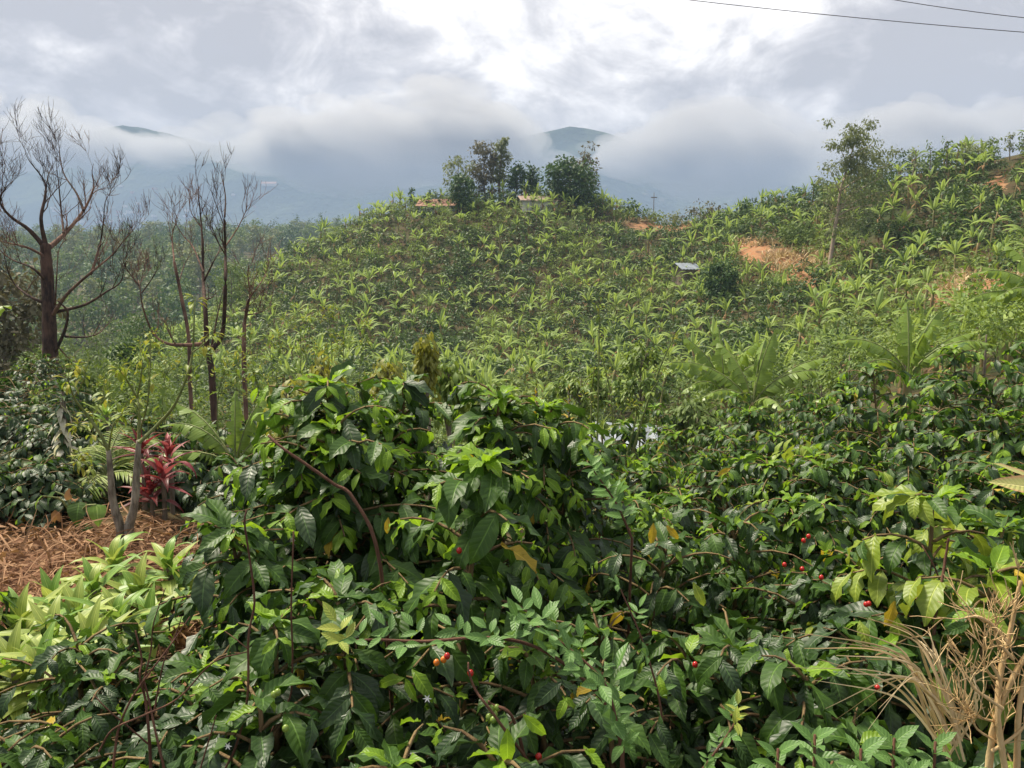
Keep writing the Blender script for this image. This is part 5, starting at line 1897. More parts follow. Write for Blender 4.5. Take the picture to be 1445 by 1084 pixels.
CORN = ['at the top of the bed against the litter', 'in the upper middle of the bed', 'right of the upper middle, below the litter', 'pale, at the upper right of the bed under the coffee', 'at the left of the bed touching the litter',
        'in the very middle of the bed', 'right of the middle, half under dark coffee leaves', 'at the left edge, halfway down the bed', 'left of the middle, low in the bed', 'low in the bed above the small leaved shrub',
        'cut by the left edge of the photo, upper', 'lowest by the left edge', 'pale, at the right under the hanging dark leaves', 'rightmost of the bed, beside the coffee', 'lowest of the bed, left', 'lowest of the bed, right']
for k, (px, py, d) in enumerate(((160, 792, 3.9), (132, 832, 3.6), (196, 838, 3.7), (238, 800, 3.9), (75, 850, 3.5), (110, 868, 3.3), (165, 872, 3.3), (30, 885, 3.2), (75, 905, 3.0), (130, 912, 3.0), (-10, 915, 3.1), (20, 945, 2.8), (210, 880, 3.4), (262, 835, 3.8), (60, 950, 2.75), (100, 945, 2.8))):
    pale = py > 875 or k in (3, 12, 13)
    rosette(px, py, d, ('pale yellowish ' if pale else 'yellow green ') + 'strap leaved plant ' + CORN[k].replace('pale, ', ''), ('corn', 'corn_pale') if not pale else ('corn_pale', 'corn_pale', 'corn'), 15, .27, 300 + k, width=1.35,
            group='strap leaved plants of the bed')
for k, (px, py, d, lab) in enumerate(((198, 628, 5.4, 'dark red leafed plant, topmost rosette behind the sapling'), (228, 668, 5.2, 'pinkish red leafed plant, rosette right of the sapling'), (238, 640, 5.5, 'salmon tipped red leafed plant at the back right'), (212, 692, 5.2, 'low dark red leafed plant at the sapling foot'))):
    rosette(px, py, d, lab, (('red_leaf',), ('red_leaf', 'red_leaf', 'pink_leaf'), ('pink_leaf', 'red_leaf'), ('red_leaf',))[k], 17, .25, 330 + k, 'red_leaf_plant', 'red leaved plant', up0=1.35)
rosette(150, 585, 6.4, 'green rosette plant with stiff spreading leaves behind the sapling', ('corn', 'palm'), 18, .22, 340, 'rosette_plant', 'rosette plant')
rosette(88, 548, 6.6, 'dark rosette plant topping the cream bracted column', ('coffee_mid',), 16, .18, 341, 'rosette_plant', 'rosette plant')
rosette(850, 605, 9.5, 'fan leaved green plant at the foot of the thin stems', ('palm',), 22, .32, 342, 'fan_plant', 'fan plant', width=.4)
for k, (px, py, d, lab) in enumerate(((757, 545, 10.5, 'croton column of dark and yellow leaves, left of two'), (803, 552, 10.5, 'croton column of dark and yellow leaves, right of two'), (640, 590, 11, 'croton column behind the coffee shoulder'))):
    rosette(px, py, d, lab, ('coffee_dark', 'coffee_dark', 'coffee_yellow', 'coffee_lime'), 60, .17, 350 + k, 'croton_column', 'croton', tiers=6, tier_h=.16, width=1.1)
# column with hanging cream bracts
top = P(86, 568, 6.6)
zg = float(gz(top[0], top[1]))
root = thing('bract_column', 'slim column plant with hanging cream bracts and dark leaves', 'shrub', (top[0], top[1], zg))
g = Geo()
H = top[2] - zg
tube(g, [(0, 0, -.05), (.01, 0, H * .5), (0, 0, H)], [.018, .015, .01], 6)
link('stem', g.mesh('stem', MT['bark_pale']), root)
for k in range(70):
    f = k / 70
    az = k * 2.4
    z_ = H - f * .72
    cream = k % 2 == 0
    link('bract' if cream else 'leaf', strap('cream' if cream else 'coffee_dark', k % 4), root, euler_mat(az, rng.uniform(-1.2, -.3), rng.uniform(.13, .20), (0, 0, z_)) @ Matrix.Diagonal((1.5, 1, 1, 1)))

# pinnate palm
def frond(L, n_, ll, e0, e1, seed=0):
    r = np.random.default_rng(seed)
    g_ = Geo()
    t_ = np.linspace(0, 1, 12)
    an = e0 + (e1 - e0) * t_
    y = np.concatenate([[0], np.cumsum(np.cos(an[1:]))]) / 11 * L
    z = np.concatenate([[0], np.cumsum(np.sin(an[1:]))]) / 11 * L
    pts = np.stack([0 * y, y, z], -1)
    tube(g_, pts, np.linspace(.012, .003, 12), 4, m=1, cap=False)
    tp = leaf_tpl(1, .09, 3, 1, .7, .3, 0, .6, 0, .6, .1)
    fs = np.linspace(.18, 1, n_)
    p = np.stack([np.interp(fs, t_, pts[:, k]) for k in range(3)], -1)
    aa = np.interp(fs, t_, an)
    fw = np.stack([0 * aa, np.cos(aa), np.sin(aa)], -1)
    for sg in (-1, 1):
        d = fw * .8 + np.array([sg, 0, -.15]) + r.normal(0, .06, (n_, 3))
        scatter(g_, tp, p, d, np.array([0, 0, 1.0]) + 0 * d, ll * np.sin(PI * (.12 + .83 * fs)) ** .7 * r.uniform(.9, 1.1, n_))
    return g_


top = P(150, 672, 5.6)
zg = float(gz(top[0], top[1]))
root = thing('small_palm', 'small palm with yellowing feather fronds behind the sapling', 'palm', (top[0], top[1], zg))
g = Geo()
tube(g, [(0, 0, -.05), (0, 0, top[2] - zg)], [.04, .03], 7)
link('trunk', g.mesh('trunk', MT['bark_gray']), root)
for k, (az, e0, e1, L) in enumerate(((95, 70, 10, .5), (130, 60, -20, .5), (160, 45, -30, .45), (60, 65, -10, .5), (30, 55, -35, .45), (185, 30, -50, .4), (350, 35, -50, .45), (110, 50, -10, .55), (200, 5, -60, .3), (270, 30, -40, .35))):
    link('frond', frond(L, 22, .2, R_(e0), R_(e1), k).mesh('frond', [MT['corn_pale'] if k in (5, 8) else MT['palm'], MT['green_stem']]), root, euler_mat(R_(az) - PI / 2, 0, 1, (0, 0, top[2] - zg)))

# broad arrow-shaped leaves and a wilted one
top = P(108, 728, 5.0)
zg = float(gz(top[0], top[1]))
root = thing('taro_plant', 'broad leaved plant with one wilted brown leaf by the litter', 'broad leaved plant', (top[0], top[1], zg))
tp = leaf_tpl(1, .75, 7, 2, 1.0, .2, .03, .55, 0, 1, -.3)
for k, (px, py, s, az) in enumerate(((112, 708, .17, 280), (136, 712, .15, 300), (78, 694, .11, 220), (60, 700, .10, 200), (124, 740, .12, 290))):
    e_ = P(px, py, 5.0 - .1 * (k % 2)) - np.array([top[0], top[1], zg])
    g = Geo()
    tube(g, smooth_path([(0, 0, 0), e_ * [.4, .4, .8], e_], 4), np.linspace(.009, .005, 9), 5, cap=False)
    st_ = link('stalk', g.mesh('stalk', MT['green_stem']), root)
    key = ('taro', k % 2)
    me = leaf_mesh(key, tp, MT['coffee_mid'] if k % 2 == 0 else MT['corn'])
    link('leaf', me, root, euler_mat(R_(az) - PI / 2, -.4, s, e_))
for k, (px, py) in enumerate(((100, 690), (78, 720), (82, 745))):
    e_ = P(px, py, 4.9) - np.array([top[0], top[1], zg])
    me = leaf_mesh(('wilt', 0), leaf_tpl(1, .6, 6, 2, 2.6, .7, .2, .6, 0, 1, -.6), MT['dry_leaf'])
    link('wilted_leaf', me, root, euler_mat(R_(250 + 50 * k) - PI / 2, -.5, .12, e_))

# ------------------------------------------------------------------ two-stemmed sapling on the litter
r = np.random.default_rng(9)
bp_ = G(176, 4.75)
root = thing('sapling', 'two stemmed grey sapling with thin bare shoots on the dry litter', 'small tree', bp_)
SAP = [([(170, 744), (160, 710), (156, 670), (153, 635)], .025, .014), ([(182, 742), (190, 710), (193, 660), (196, 622)], .026, .015),
       ([(153, 636), (140, 610), (122, 585), (104, 560), (96, 535)], .014, .005), ([(153, 634), (160, 600), (172, 585)], .010, .004), ([(150, 632), (128, 612), (108, 600)], .008, .003),
       ([(196, 625), (222, 600), (246, 572), (264, 530), (272, 495), (274, 450), (276, 420)], .016, .005), ([(196, 622), (197, 580), (194, 560)], .016, .010), ([(194, 562), (178, 535), (168, 520)], .009, .004),
       ([(194, 560), (200, 525), (201, 500)], .008, .003), ([(197, 610), (208, 570), (212, 520), (212, 480)], .008, .003), ([(150, 690), (126, 672), (108, 650)], .006, .003),
       ([(152, 690), (130, 660), (112, 640)], .006, .003), ([(272, 497), (288, 485), (300, 470)], .006, .003), ([(153, 630), (130, 590), (150, 560)], .007, .003), ([(104, 562), (120, 530), (108, 515)], .006, .003)]
gs, gl = Geo(), Geo()
tips = []
for k, (pts, ra, rb) in enumerate(SAP):
    path = traced(pts, 4.75 if k < 2 else 4.75 + r.uniform(-.1, .1), 0.0 if k < 2 else .10, r, 5) - bp_
    if k < 2:
        path = np.vstack([path[0] - [0, 0, .12], path])
        g = Geo()
        tube(g, path, np.linspace(ra * 1.15, rb, len(path)), 9, bump=.05)
        link('trunk', g.mesh('trunk', MT['sapling_bark']), root)
    else:
        tube(gs, path, np.linspace(ra * .75, rb * .7, len(path)), 6, cap=False)
        twigs(gs, path, np.linspace(ra * .6, rb * .6, len(path)), r, 1, .22, .4, 3, 4, .002)
        tips += [path[-1], path[-2], path[len(path) // 2]]
link('shoots', gs.mesh('shoots', MT['green_stem']), root)
tips = np.array(tips)
for q in tips:
    m_ = 7
    dv = rand_unit(m_)
    scatter(gl, CL_LO[0], q + dv * .02, dv + [0, 0, -.1], np.array([0, 0, 1.0]) + .3 * dv, r.uniform(.035, .075, m_), (r.uniform(size=m_) < .3).astype(int))
link('leaves', gl.mesh('leaves', [MT['coffee_lime'], MT['weed_yellow']]), root, kind='stuff')

# ------------------------------------------------------------------ dry litter mound
n_ = 9000
x = rng.uniform(-5.2, -.9, n_)
y = rng.uniform(2.6, 5.4, n_)
k = np.exp(-(((x + 2.3) / 2.3) ** 2 + ((y - 4.0) / 1.1) ** 2) ** 2) > rng.uniform(0, .7, n_)
x, y = x[k], y[k]
p = np.stack([x, y, gz(x, y) + rng.uniform(0, .07, len(x))], -1)
g = Geo()
d = rand_unit(len(p)) * np.array([1, 1, .35])
straw = leaf_tpl(1, .03, 3, 1, 1.0, .2, 0, .5, 0, .2, .3)
chip = leaf_tpl(1, .42, 2, 1, 1.0, .5, 0, .8, 0, 1, .2)
h = len(p) * 2 // 3
scatter(g, straw, p[:h], d[:h], np.array([0, 0, 1.0]) + .8 * rand_unit(h), rng.uniform(.12, .38, h), 0)
scatter(g, chip, p[h:], d[h:], np.array([0, 0, 1.0]) + .9 * rand_unit(len(p) - h), rng.uniform(.04, .12, len(p) - h), (rng.uniform(size=len(p) - h) < .5).astype(int))
link('dry_litter', g.mesh('dry_litter', [MT['litter'], MT['dry_leaf']]), kind='stuff')

# ------------------------------------------------------------------ power lines overhead
for k, (a, b2, da, db, lab) in enumerate(((( 640, -40), (1500, 54), 17, 15, 'thin black power line sagging across the upper right sky'), ((1120, -24), (1560, 40), 17, 15, 'second power line cutting the top right corner'))):
    A_, B2 = P(a[0], a[1], da), P(b2[0], b2[1], db)
    A2, B3 = A_ + (A_ - B2) * 1.0, B2 + (B2 - A_) * 1.0
    t_ = np.linspace(0, 1, 40)[:, None]
    pts = A2 + (B3 - A2) * t_
    pts[:, 2] -= .9 * (4 * t_ * (1 - t_))[:, 0] - .85
    c = pts[20].copy()
    g = Geo()
    tube(g, pts - c, .007, 5, cap=False)
    o = link('power_line', g.mesh('power_line', MT['wire']))
    o.location = tuple(c)
    tag(o, lab, 'power line')
# ------------------------------------------------------------------ coffee shrubs: the near bank and the field to the right
NC = near_coffee
NC(560, 532, 3.0, .75, 'big coffee shrub in the middle whose crown stands highest of the near ones', 280, stems=4, nb=28, L=.155, young=.42, dark=.30, whorl=13, seed=1)
NC(695, 650, 2.0, .45, 'coffee shrub in front of the middle one with a bright umbrella of leaves', 290, stems=1, nb=30, L=.145, young=.40, dark=.26, whorl=18, seed=2)
NC(635, 545, 3.35, .62, 'coffee shrub filling the middle thicket between crown and right shoulder', 200, stems=3, nb=26, L=.155, young=.40, dark=.36, whorl=12, seed=31)
NC(510, 548, 3.4, .60, 'coffee shrub filling the middle thicket between crown and left shoulder', 200, stems=3, nb=26, L=.155, young=.40, dark=.36, whorl=12, seed=32)
NC(735, 575, 3.3, .65, 'coffee shrub forming the right shoulder of the middle thicket', 200, stems=2, nb=26, L=.15, young=.40, dark=.38, whorl=13, seed=3)
NC(465, 590, 3.1, .62, 'coffee shrub forming the left shoulder with a bare slanting branch', 240, stems=2, nb=26, L=.155, young=.36, dark=.42, whorl=12, seed=4)
NC(348, 712, 2.55, .40, 'coffee shrub with big dark hanging leaves beside the litter bed', 230, stems=2, nb=22, L=.155, young=.12, dark=.8, seed=5)
NC(560, 800, 2.0, .50, 'dark coffee shrub under the bright umbrella, with orange cherries', 220, stems=2, nb=24, L=.128, young=.14, dark=.8, seed=6)
NC(430, 845, 1.9, .42, 'coffee shrub with a bright leaf fan left of the bottom middle', 220, stems=1, nb=26, L=.13, young=.3, dark=.6, seed=7)
NC(150, 925, 2.3, .55, 'dark small leaved coffee shrub below the strap leaved bed', 200, stems=2, nb=24, L=.11, young=.12, dark=.75, seed=8)
NC(25, 985, 2.0, .50, 'low dark coffee shrub in the bottom left corner', 160, stems=2, nb=22, L=.10, young=.12, dark=.7, seed=9)
NC(290, 925, 1.95, .48, 'dark coffee shrub behind the bare reddish stems', 200, stems=2, nb=24, L=.12, young=.1, dark=.85, seed=10)
NC(870, 790, 2.7, .60, 'coffee shrub just right of the bright umbrella, one yellow leaf', 220, stems=2, nb=26, L=.12, young=.14, dark=.6, yellow=.02, seed=11)
NC(1050, 765, 3.0, .65, 'coffee shrub with red cherries in the right middle of the bank', 220, stems=2, nb=26, L=.13, young=.14, dark=.62, seed=12)
NC(1185, 770, 2.8, .55, 'grey green coffee shrub with drooping fan right of the cherries', 200, stems=2, nb=26, L=.14, young=.12, dark=.6, seed=13)
NC(975, 850, 2.3, .55, 'deep green coffee shrub with one pale yellow leaf', 210, stems=2, nb=24, L=.125, young=.08, dark=.85, seed=14)
NC(1115, 880, 2.15, .52, 'dark coffee shrub left of the dry grass clump', 220, stems=2, nb=24, L=.14, young=.10, dark=.85, seed=15)
NC(820, 900, 1.95, .45, 'coffee shrub behind the pale rambling shoot', 180, stems=2, nb=22, L=.12, young=.1, dark=.75, seed=16)
NC(1330, 715, 2.9, .48, 'yellowing coffee shrub with long limp leaves at right', 180, stems=2, nb=20, L=.14, young=.15, dark=.25, lime=.5, yellow=.04, seed=17)
NC(1440, 715, 2.3, .45, 'yellow green coffee shrub with large leaves at the right edge', 140, stems=2, nb=20, L=.16, young=.15, dark=.3, lime=.55, seed=18)
NC(1265, 850, 2.45, .50, 'dark coffee shrub behind the dry grass, one orange leaf', 190, stems=2, nb=22, L=.13, young=.06, dark=.9, yellow=.02, seed=19)
NC(1410, 840, 2.6, .50, 'dark coffee shrub behind the dead tan twigs', 150, stems=2, nb=22, L=.14, young=.06, dark=.85, seed=20)
NC(650, 960, 1.6, .42, 'lowest coffee shrub at the bottom middle with green cherries', 200, stems=2, nb=22, L=.115, young=.2, dark=.75, seed=21)
NC(960, 985, 1.75, .42, 'low coffee shrub at the bottom right of the middle', 140, stems=2, nb=20, L=.11, young=.1, dark=.8, seed=22)
NC(1200, 985, 1.9, .42, 'low dark coffee shrub under the dry grass clump', 120, stems=2, nb=20, L=.12, young=.06, dark=.9, seed=23)
NC(380, 985, 1.55, .38, 'low coffee shrub at the bottom left of the middle', 160, stems=1, nb=22, L=.13, young=.12, dark=.8, seed=24)
NC(200, 1010, 1.7, .40, 'low shrub with small leaves under the bare reddish stems', 120, stems=2, nb=20, L=.10, young=.1, dark=.8, seed=25)
NC(80, 1040, 1.6, .40, 'small leaved shrub at the foot of the bottom left corner', 120, stems=2, nb=20, L=.10, young=.1, dark=.75, seed=26)
# field rows
FR = 'coffee shrub in the field rows at right'
rows_ = [(880, 640, 5.0, .7), (950, 655, 5.4, .7), (1010, 690, 4.4, .65), (935, 715, 4.0, .6), (1100, 700, 4.2, .6), (1060, 615, 7.0, .8), (980, 600, 8.5, .9), (1090, 580, 9.5, .9), (1190, 575, 8.2, .9), (1200, 655, 4.8, .65),
         (1290, 520, 6.8, .9), (1340, 590, 6.0, .8), (1250, 620, 5.6, .75), (1385, 488, 7.4, .9), (1450, 460, 8.2, .9), (1430, 590, 5.2, .7), (1290, 690, 4.6, .6), (1390, 650, 4.6, .65), (1230, 545, 9.2, .9), (1010, 640, 6.2, .75),
         (1150, 620, 6.6, .8), (800, 640, 4.6, .6), (830, 700, 3.7, .55), (900, 600, 9.0, .9), (1330, 520, 9.6, .9), (1120, 640, 5.2, .6), (1475, 540, 6.4, .8), (830, 610, 7.5, .7), (1040, 560, 12, 1.0), (1150, 555, 12, 1.0), (950, 575, 12, 1.0)]
where = ['nearest the thin leaning stems', 'left of the field, middle row', 'in the front left of the field', 'at the front left corner of the field', 'in front of the yellowing shrub', 'in the middle row, centre', 'in the back row at left', 'in the back row before the paired bananas',
         'in the back row, right of centre', 'below the tall right shrub', 'tallest, before the torn leaved banana', 'behind the large leaved right edge', 'left of the dark gap', 'high on the right, back', 'topmost at the right edge', 'right edge, middle height',
         'beside the dark gap', 'right edge, lower', 'behind the tallest one', 'in the middle row, left', 'in the middle row, right', 'right behind the middle thicket', 'against the right shoulder', 'in the far left row', 'back right before the earth slope', 'beside the yellowing shrub', 'cut by the right edge',
         'small, behind the right shoulder', 'last row, middle', 'last row, right', 'last row, left']
for k, ((px, py, d, s), wh) in enumerate(zip(rows_, where)):
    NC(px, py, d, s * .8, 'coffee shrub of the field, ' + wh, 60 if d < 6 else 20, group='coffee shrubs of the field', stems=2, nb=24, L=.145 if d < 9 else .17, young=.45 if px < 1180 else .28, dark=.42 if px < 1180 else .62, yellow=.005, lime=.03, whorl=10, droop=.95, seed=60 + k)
for k, (px, py, d, s, lab) in enumerate(((1560, 700, 3.0, .6, 'coffee shrub just beyond the right edge, near'), (1640, 620, 4.2, .7, 'coffee shrub just beyond the right edge, middle'), (1560, 600, 5.6, .8, 'coffee shrub just beyond the right edge, far'), (1700, 760, 2.8, .6, 'coffee shrub well beyond the right edge, near'), (1760, 560, 6.0, .9, 'coffee shrub well beyond the right edge, far'), (1600, 900, 2.1, .5, 'coffee shrub beyond the bottom right corner'), (-150, 760, 3.0, .6, 'coffee shrub beyond the left edge, near'))):
    NC(px, py, d, s, lab, 0, stems=2, nb=24, L=.145, young=.25, dark=.6, seed=160 + k)
hedge = [(15, 545, 9.5, 1.0, 'dark coffee shrub of the left hedge, tall, at the edge'), (-70, 560, 9, .9, 'dark coffee shrub of the left hedge, mostly out of view'), (60, 600, 8.6, .8, 'dark coffee shrub of the left hedge behind the cream bracts'), (20, 640, 7.8, .8, 'dark coffee shrub of the left hedge, lower front'),
         (20, 705, 5.5, .5, 'low coffee shrub before the left hedge, at the edge'), (75, 712, 5.4, .42, 'low coffee shrub before the left hedge, by the litter'), (30, 508, 14, 1.0, 'distant dark coffee shrub under the large leafless tree'), (112, 648, 7.4, .6, 'dark coffee shrub behind the broad leaved plant'),
         (255, 690, 6.0, .6, 'dark coffee shrub behind the red leaved plant'), (290, 650, 6.6, .7, 'coffee shrub behind the young banana'), (230, 590, 8.5, .8, 'coffee shrub far behind the red leaved plant'), (330, 600, 7.5, .8, 'coffee shrub behind the slanting branch'), (370, 640, 5.0, .6, 'coffee shrub at the edge of the left shoulder')]
for k, (px, py, d, s, lab) in enumerate(hedge):
    NC(px, py, d, s, lab, 30, group='dark coffee shrubs at left', stems=3, nb=30, L=.115 if px < 200 else .145, young=.06, dark=.9, seed=120 + k)
build_near()

# coffee cherries, on the shrubs they belong to
def shrub(word):
    for b_ in NEAR:
        if word in b_['label']:
            return b_['root']


for px, py, d, kind, word in ((616, 935, 1.55, 'orange', 'orange cherries'), (626, 931, 1.56, 'orange', 'orange cherries'), (631, 926, 1.55, 'red', 'orange cherries'), (664, 950, 1.5, 'red', 'green cherries'),
                              (693, 1000, 1.45, 'green', 'green cherries'), (698, 1008, 1.45, 'green', 'green cherries'), (690, 1012, 1.45, 'green', 'green cherries'), (701, 999, 1.46, 'green', 'green cherries'), (696, 1016, 1.44, 'green', 'green cherries'),
                              (648, 777, 1.95, 'red', 'bright umbrella of leaves'), (1141, 757, 2.5, 'red', 'with red cherries'), (1134, 763, 2.5, 'red', 'with red cherries'), (1132, 803, 2.5, 'red', 'with red cherries'), (1107, 797, 2.5, 'red', 'with red cherries'),
                              (1159, 815, 2.4, 'red', 'drooping fan'), (1222, 853, 2.25, 'red', 'drooping fan'), (1226, 852, 2.25, 'red', 'drooping fan'), (981, 938, 1.95, 'red', 'pale yellow leaf'), (1238, 971, 1.9, 'red', 'one orange leaf'), (760, 1068, 1.4, 'red', 'green cherries'),
                              (387, 980, 1.45, 'green', 'bottom left of the middle'), (392, 977, 1.45, 'green', 'bottom left of the middle'), (403, 1028, 1.4, 'green', 'bottom left of the middle')):
    cherry(kind, shrub(word), P(px, py, d), .0075 if d > 1.7 else .0065)

# single yellow and orange leaves that stand out
def lone_leaf(px, py, d, word, mat, L, dirv_, v=2):
    rt = shrub(word)
    p_ = P(px, py, d) - np.array(rt.location)
    F_ = frames(np.array([dirv_], float), np.array([[0, -1.0, .35]]))[0]
    o = link('leaf', leaf_mesh(('lone', mat, v), CL_HI[v], MT[mat]), rt, mat4(F_, L, p_))
    return o


lone_leaf(1262, 848, 2.15, 'one orange leaf', 'coffee_yellow', .085, (-.25, -.1, -1))
lone_leaf(978, 822, 2.0, 'pale yellow leaf', 'coffee_lime', .07, (.4, -.3, -.8))
lone_leaf(922, 738, 2.4, 'one yellow leaf', 'coffee_yellow', .07, (-.1, -.2, -1))
lone_leaf(940, 742, 2.45, 'one yellow leaf', 'coffee_yellow', .06, (.5, -.2, -.5))
lone_leaf(548, 730, 2.4, 'bright umbrella of leaves', 'coffee_yellow', .055, (-.1, -.2, -1))
lone_leaf(716, 1028, 1.35, 'green cherries', 'coffee_young', .075, (0, -.15, -1), 1)
lone_leaf(738, 1008, 1.36, 'green cherries', 'coffee_young', .06, (.7, -.2, -.6), 0)

# ------------------------------------------------------------------ rambling shoot with pale compound leaves
TPR = [leaf_tpl(1, .46, 5, 2, .5, .25, .03, .8, .04, 1, .1), leaf_tpl(1, .42, 5, 2, .25, .3, .02, .8, .04, 1, 0)]


def compound(root, p, fw, up, L, mat, n5=True):
    sd = norm(np.cross(fw, up))
    spots = [(.95, 0, 1.0), (.55, 1, .85), (.55, -1, .85)] + ([(.15, 1, .7), (.15, -1, .7)] if n5 else [])
    for f_, s_, q in spots:
        d_ = fw * (1 if s_ == 0 else .55) + s_ * sd * .9 + rng.normal(0, .08, 3)
        F_ = frames(np.array([d_]), np.array([up + rng.normal(0, .2, 3)]))[0]
        k = int(rng.integers(0, 2))
        link('leaf', leaf_mesh(('rose', mat, k), TPR[k], MT[mat]), root, mat4(F_, L * q * rng.uniform(.85, 1.15), p + fw * f_ * L * .9))


def rambler(label, pts, n_leaf, L, rad=.004, tip=True, seed=0):
    r = np.random.default_rng(seed)
    path = quick_path(pts, 6)
    base = path[-1] if path[-1][2] < path[0][2] else path[0]
    zg = float(gz(base[0], base[1]))
    b0 = np.array([base[0], base[1], zg])
    root = thing('rambling_shoot', label, 'rambling shoot', b0)
    foot = np.array([[base[0], base[1] + .1, zg]])
    path = np.vstack([path, foot]) if base is path[-1] or np.allclose(base, path[-1]) else np.vstack([foot, path])[::-1]
    g_ = Geo()
    tube(g_, path - b0, np.linspace(rad * .6, rad * 1.3, len(path)), 6)
    link('stem', g_.mesh('stem', MT['twig']), root)
    k0 = len(path) - 2
    for k in range(n_leaf):
        i = int(k / n_leaf * k0)
        fw0 = norm(path[max(0, i - 1)] - path[i + 1])
        sd = norm(np.cross(fw0, [0, 0, 1])) * (1 if k % 2 else -1)
        d_ = norm(fw0 * .4 + sd * .8 + np.array([0, -.25, r.uniform(.1, .9)]))
        up = norm(np.array([0, -.6, 1.0]) + r.normal(0, .25, 3))
        compound(root, path[i] - b0, d_, up, L * r.uniform(.75, 1.2), 'rose_tip' if (tip and k < 2) else 'rose', r.random() < .6)
    return root


rambler('pale leaved rambling shoot stretching left across the dark leaves', [(484, 905, 1.42), (530, 903, 1.44), (600, 905, 1.48), (690, 900, 1.52), (760, 915, 1.55), (830, 965, 1.58), (880, 1030, 1.6)], 20, .046, .0035, seed=1)
rambler('pale leaved shoot hanging down at the bottom right of the middle', [(735, 870, 1.56), (790, 905, 1.55), (850, 960, 1.52), (870, 1020, 1.5), (880, 1085, 1.5)], 18, .05, .003, False, 2)
rambler('pale green shoot rising right of the bright umbrella', [(838, 665, 2.75), (856, 690, 2.76), (872, 715, 2.78), (892, 760, 2.8)], 10, .075, .004, False, 3)
rambler('thin weed with yellowish tip at the bottom right', [(1040, 1015, 1.5), (1025, 1040, 1.5), (1000, 1075, 1.5), (985, 1095, 1.5)], 8, .032, .003, True, 4)
rambler('long thin pale stem hanging right of the middle', [(875, 830, 1.95), (905, 900, 1.9), (930, 985, 1.88), (938, 1060, 1.86), (942, 1095, 1.85)], 6, .04, .003, False, 5)


def seedling(px, py, d, label, h, seed):
    r = np.random.default_rng(seed)
    top = P(px, py + 22, d)
    zg = float(gz(top[0], top[1]))
    root = thing('leafy_seedling', label, 'seedling', (top[0], top[1], zg), 'leafy seedlings in a row')
    H = top[2] - zg
    g_ = Geo()
    tube(g_, [(0, 0, -.03), (.01, 0, H * .5), (0, 0, H)], [.005, .004, .003], 6)
    link('stem', g_.mesh('stem', MT['twig']), root)
    for k in range(11):
        az = k * 2.4 + r.normal(0, .2)
        f_ = k / 11
        d_ = np.array([math.cos(az), math.sin(az) - .15, .9 - 1.1 * f_])
        F_ = frames(np.array([d_]), np.array([[0, -.35, 1.0]]))[0]
        link('leaf', leaf_mesh(('rose', 'rose', k % 2), TPR[k % 2], MT['rose']), root, mat4(F_, (.062 * r.uniform(.75, 1.1)), (0, 0, H - .01 - f_ * .10)))


for k, (px, py, d) in enumerate(((1098, 1035, 1.55), (1150, 1015, 1.6), (1215, 1035, 1.55), (1262, 1020, 1.62), (1320, 1025, 1.6), (1180, 1070, 1.5), (1290, 1065, 1.52), (1050, 1070, 1.5), (1360, 1070, 1.5), (1240, 1075, 1.48))):
    seedling(px, py, d, 'pale green leafy seedling ' + ('second from the left in the bottom right row', 'tall, left of the fallen grass tips', 'under the middle of the dry grass clump', 'just left of the dry grass base', 'at the foot of the dry grass clump', 'low front one below the grass tips', 'low front one left of the dead twigs', 'leftmost of the bottom right row', 'rightmost, beside the dead tan twigs', 'lowest, cut by the bottom edge')[k], 0, 400 + k)

# ------------------------------------------------------------------ dry arching grass and dead tan twigs, bottom right
r = np.random.default_rng(21)
c0 = P(1345, 990, 1.72)
zg = float(gz(c0[0], c0[1]))
root = thing('dry_grass_clump', 'clump of dry tan grass blades arching left at bottom right', 'dry grass', (c0[0], c0[1], zg))
ends = [(1120, 892, .1), (1135, 915, .0), (1110, 942, -.1), (1165, 1000, -.15), (1180, 1015, -.2), (1200, 1020, -.1), (1235, 868, .1), (1210, 870, .1), (1225, 872, .15), (1170, 905, .0), (1190, 885, .1), (1300, 905, .1), (1320, 915, .1), (1270, 880, .12), (1250, 890, .05), (1195, 950, -.1), (1215, 930, 0),
        (1380, 930, .1), (1400, 960, .05), (1410, 990, 0), (1420, 950, .1), (1390, 1010, -.1), (1335, 890, .1), (1355, 905, .1), (1150, 960, -.1), (1240, 1000, -.2), (1225, 1030, -.2), (1370, 955, .0), (1180, 925, 0), (1205, 905, .05), (1285, 895, .1), (1310, 885, .12), (1155, 930, .05), (1230, 945, -.05), (1260, 905, .0)]
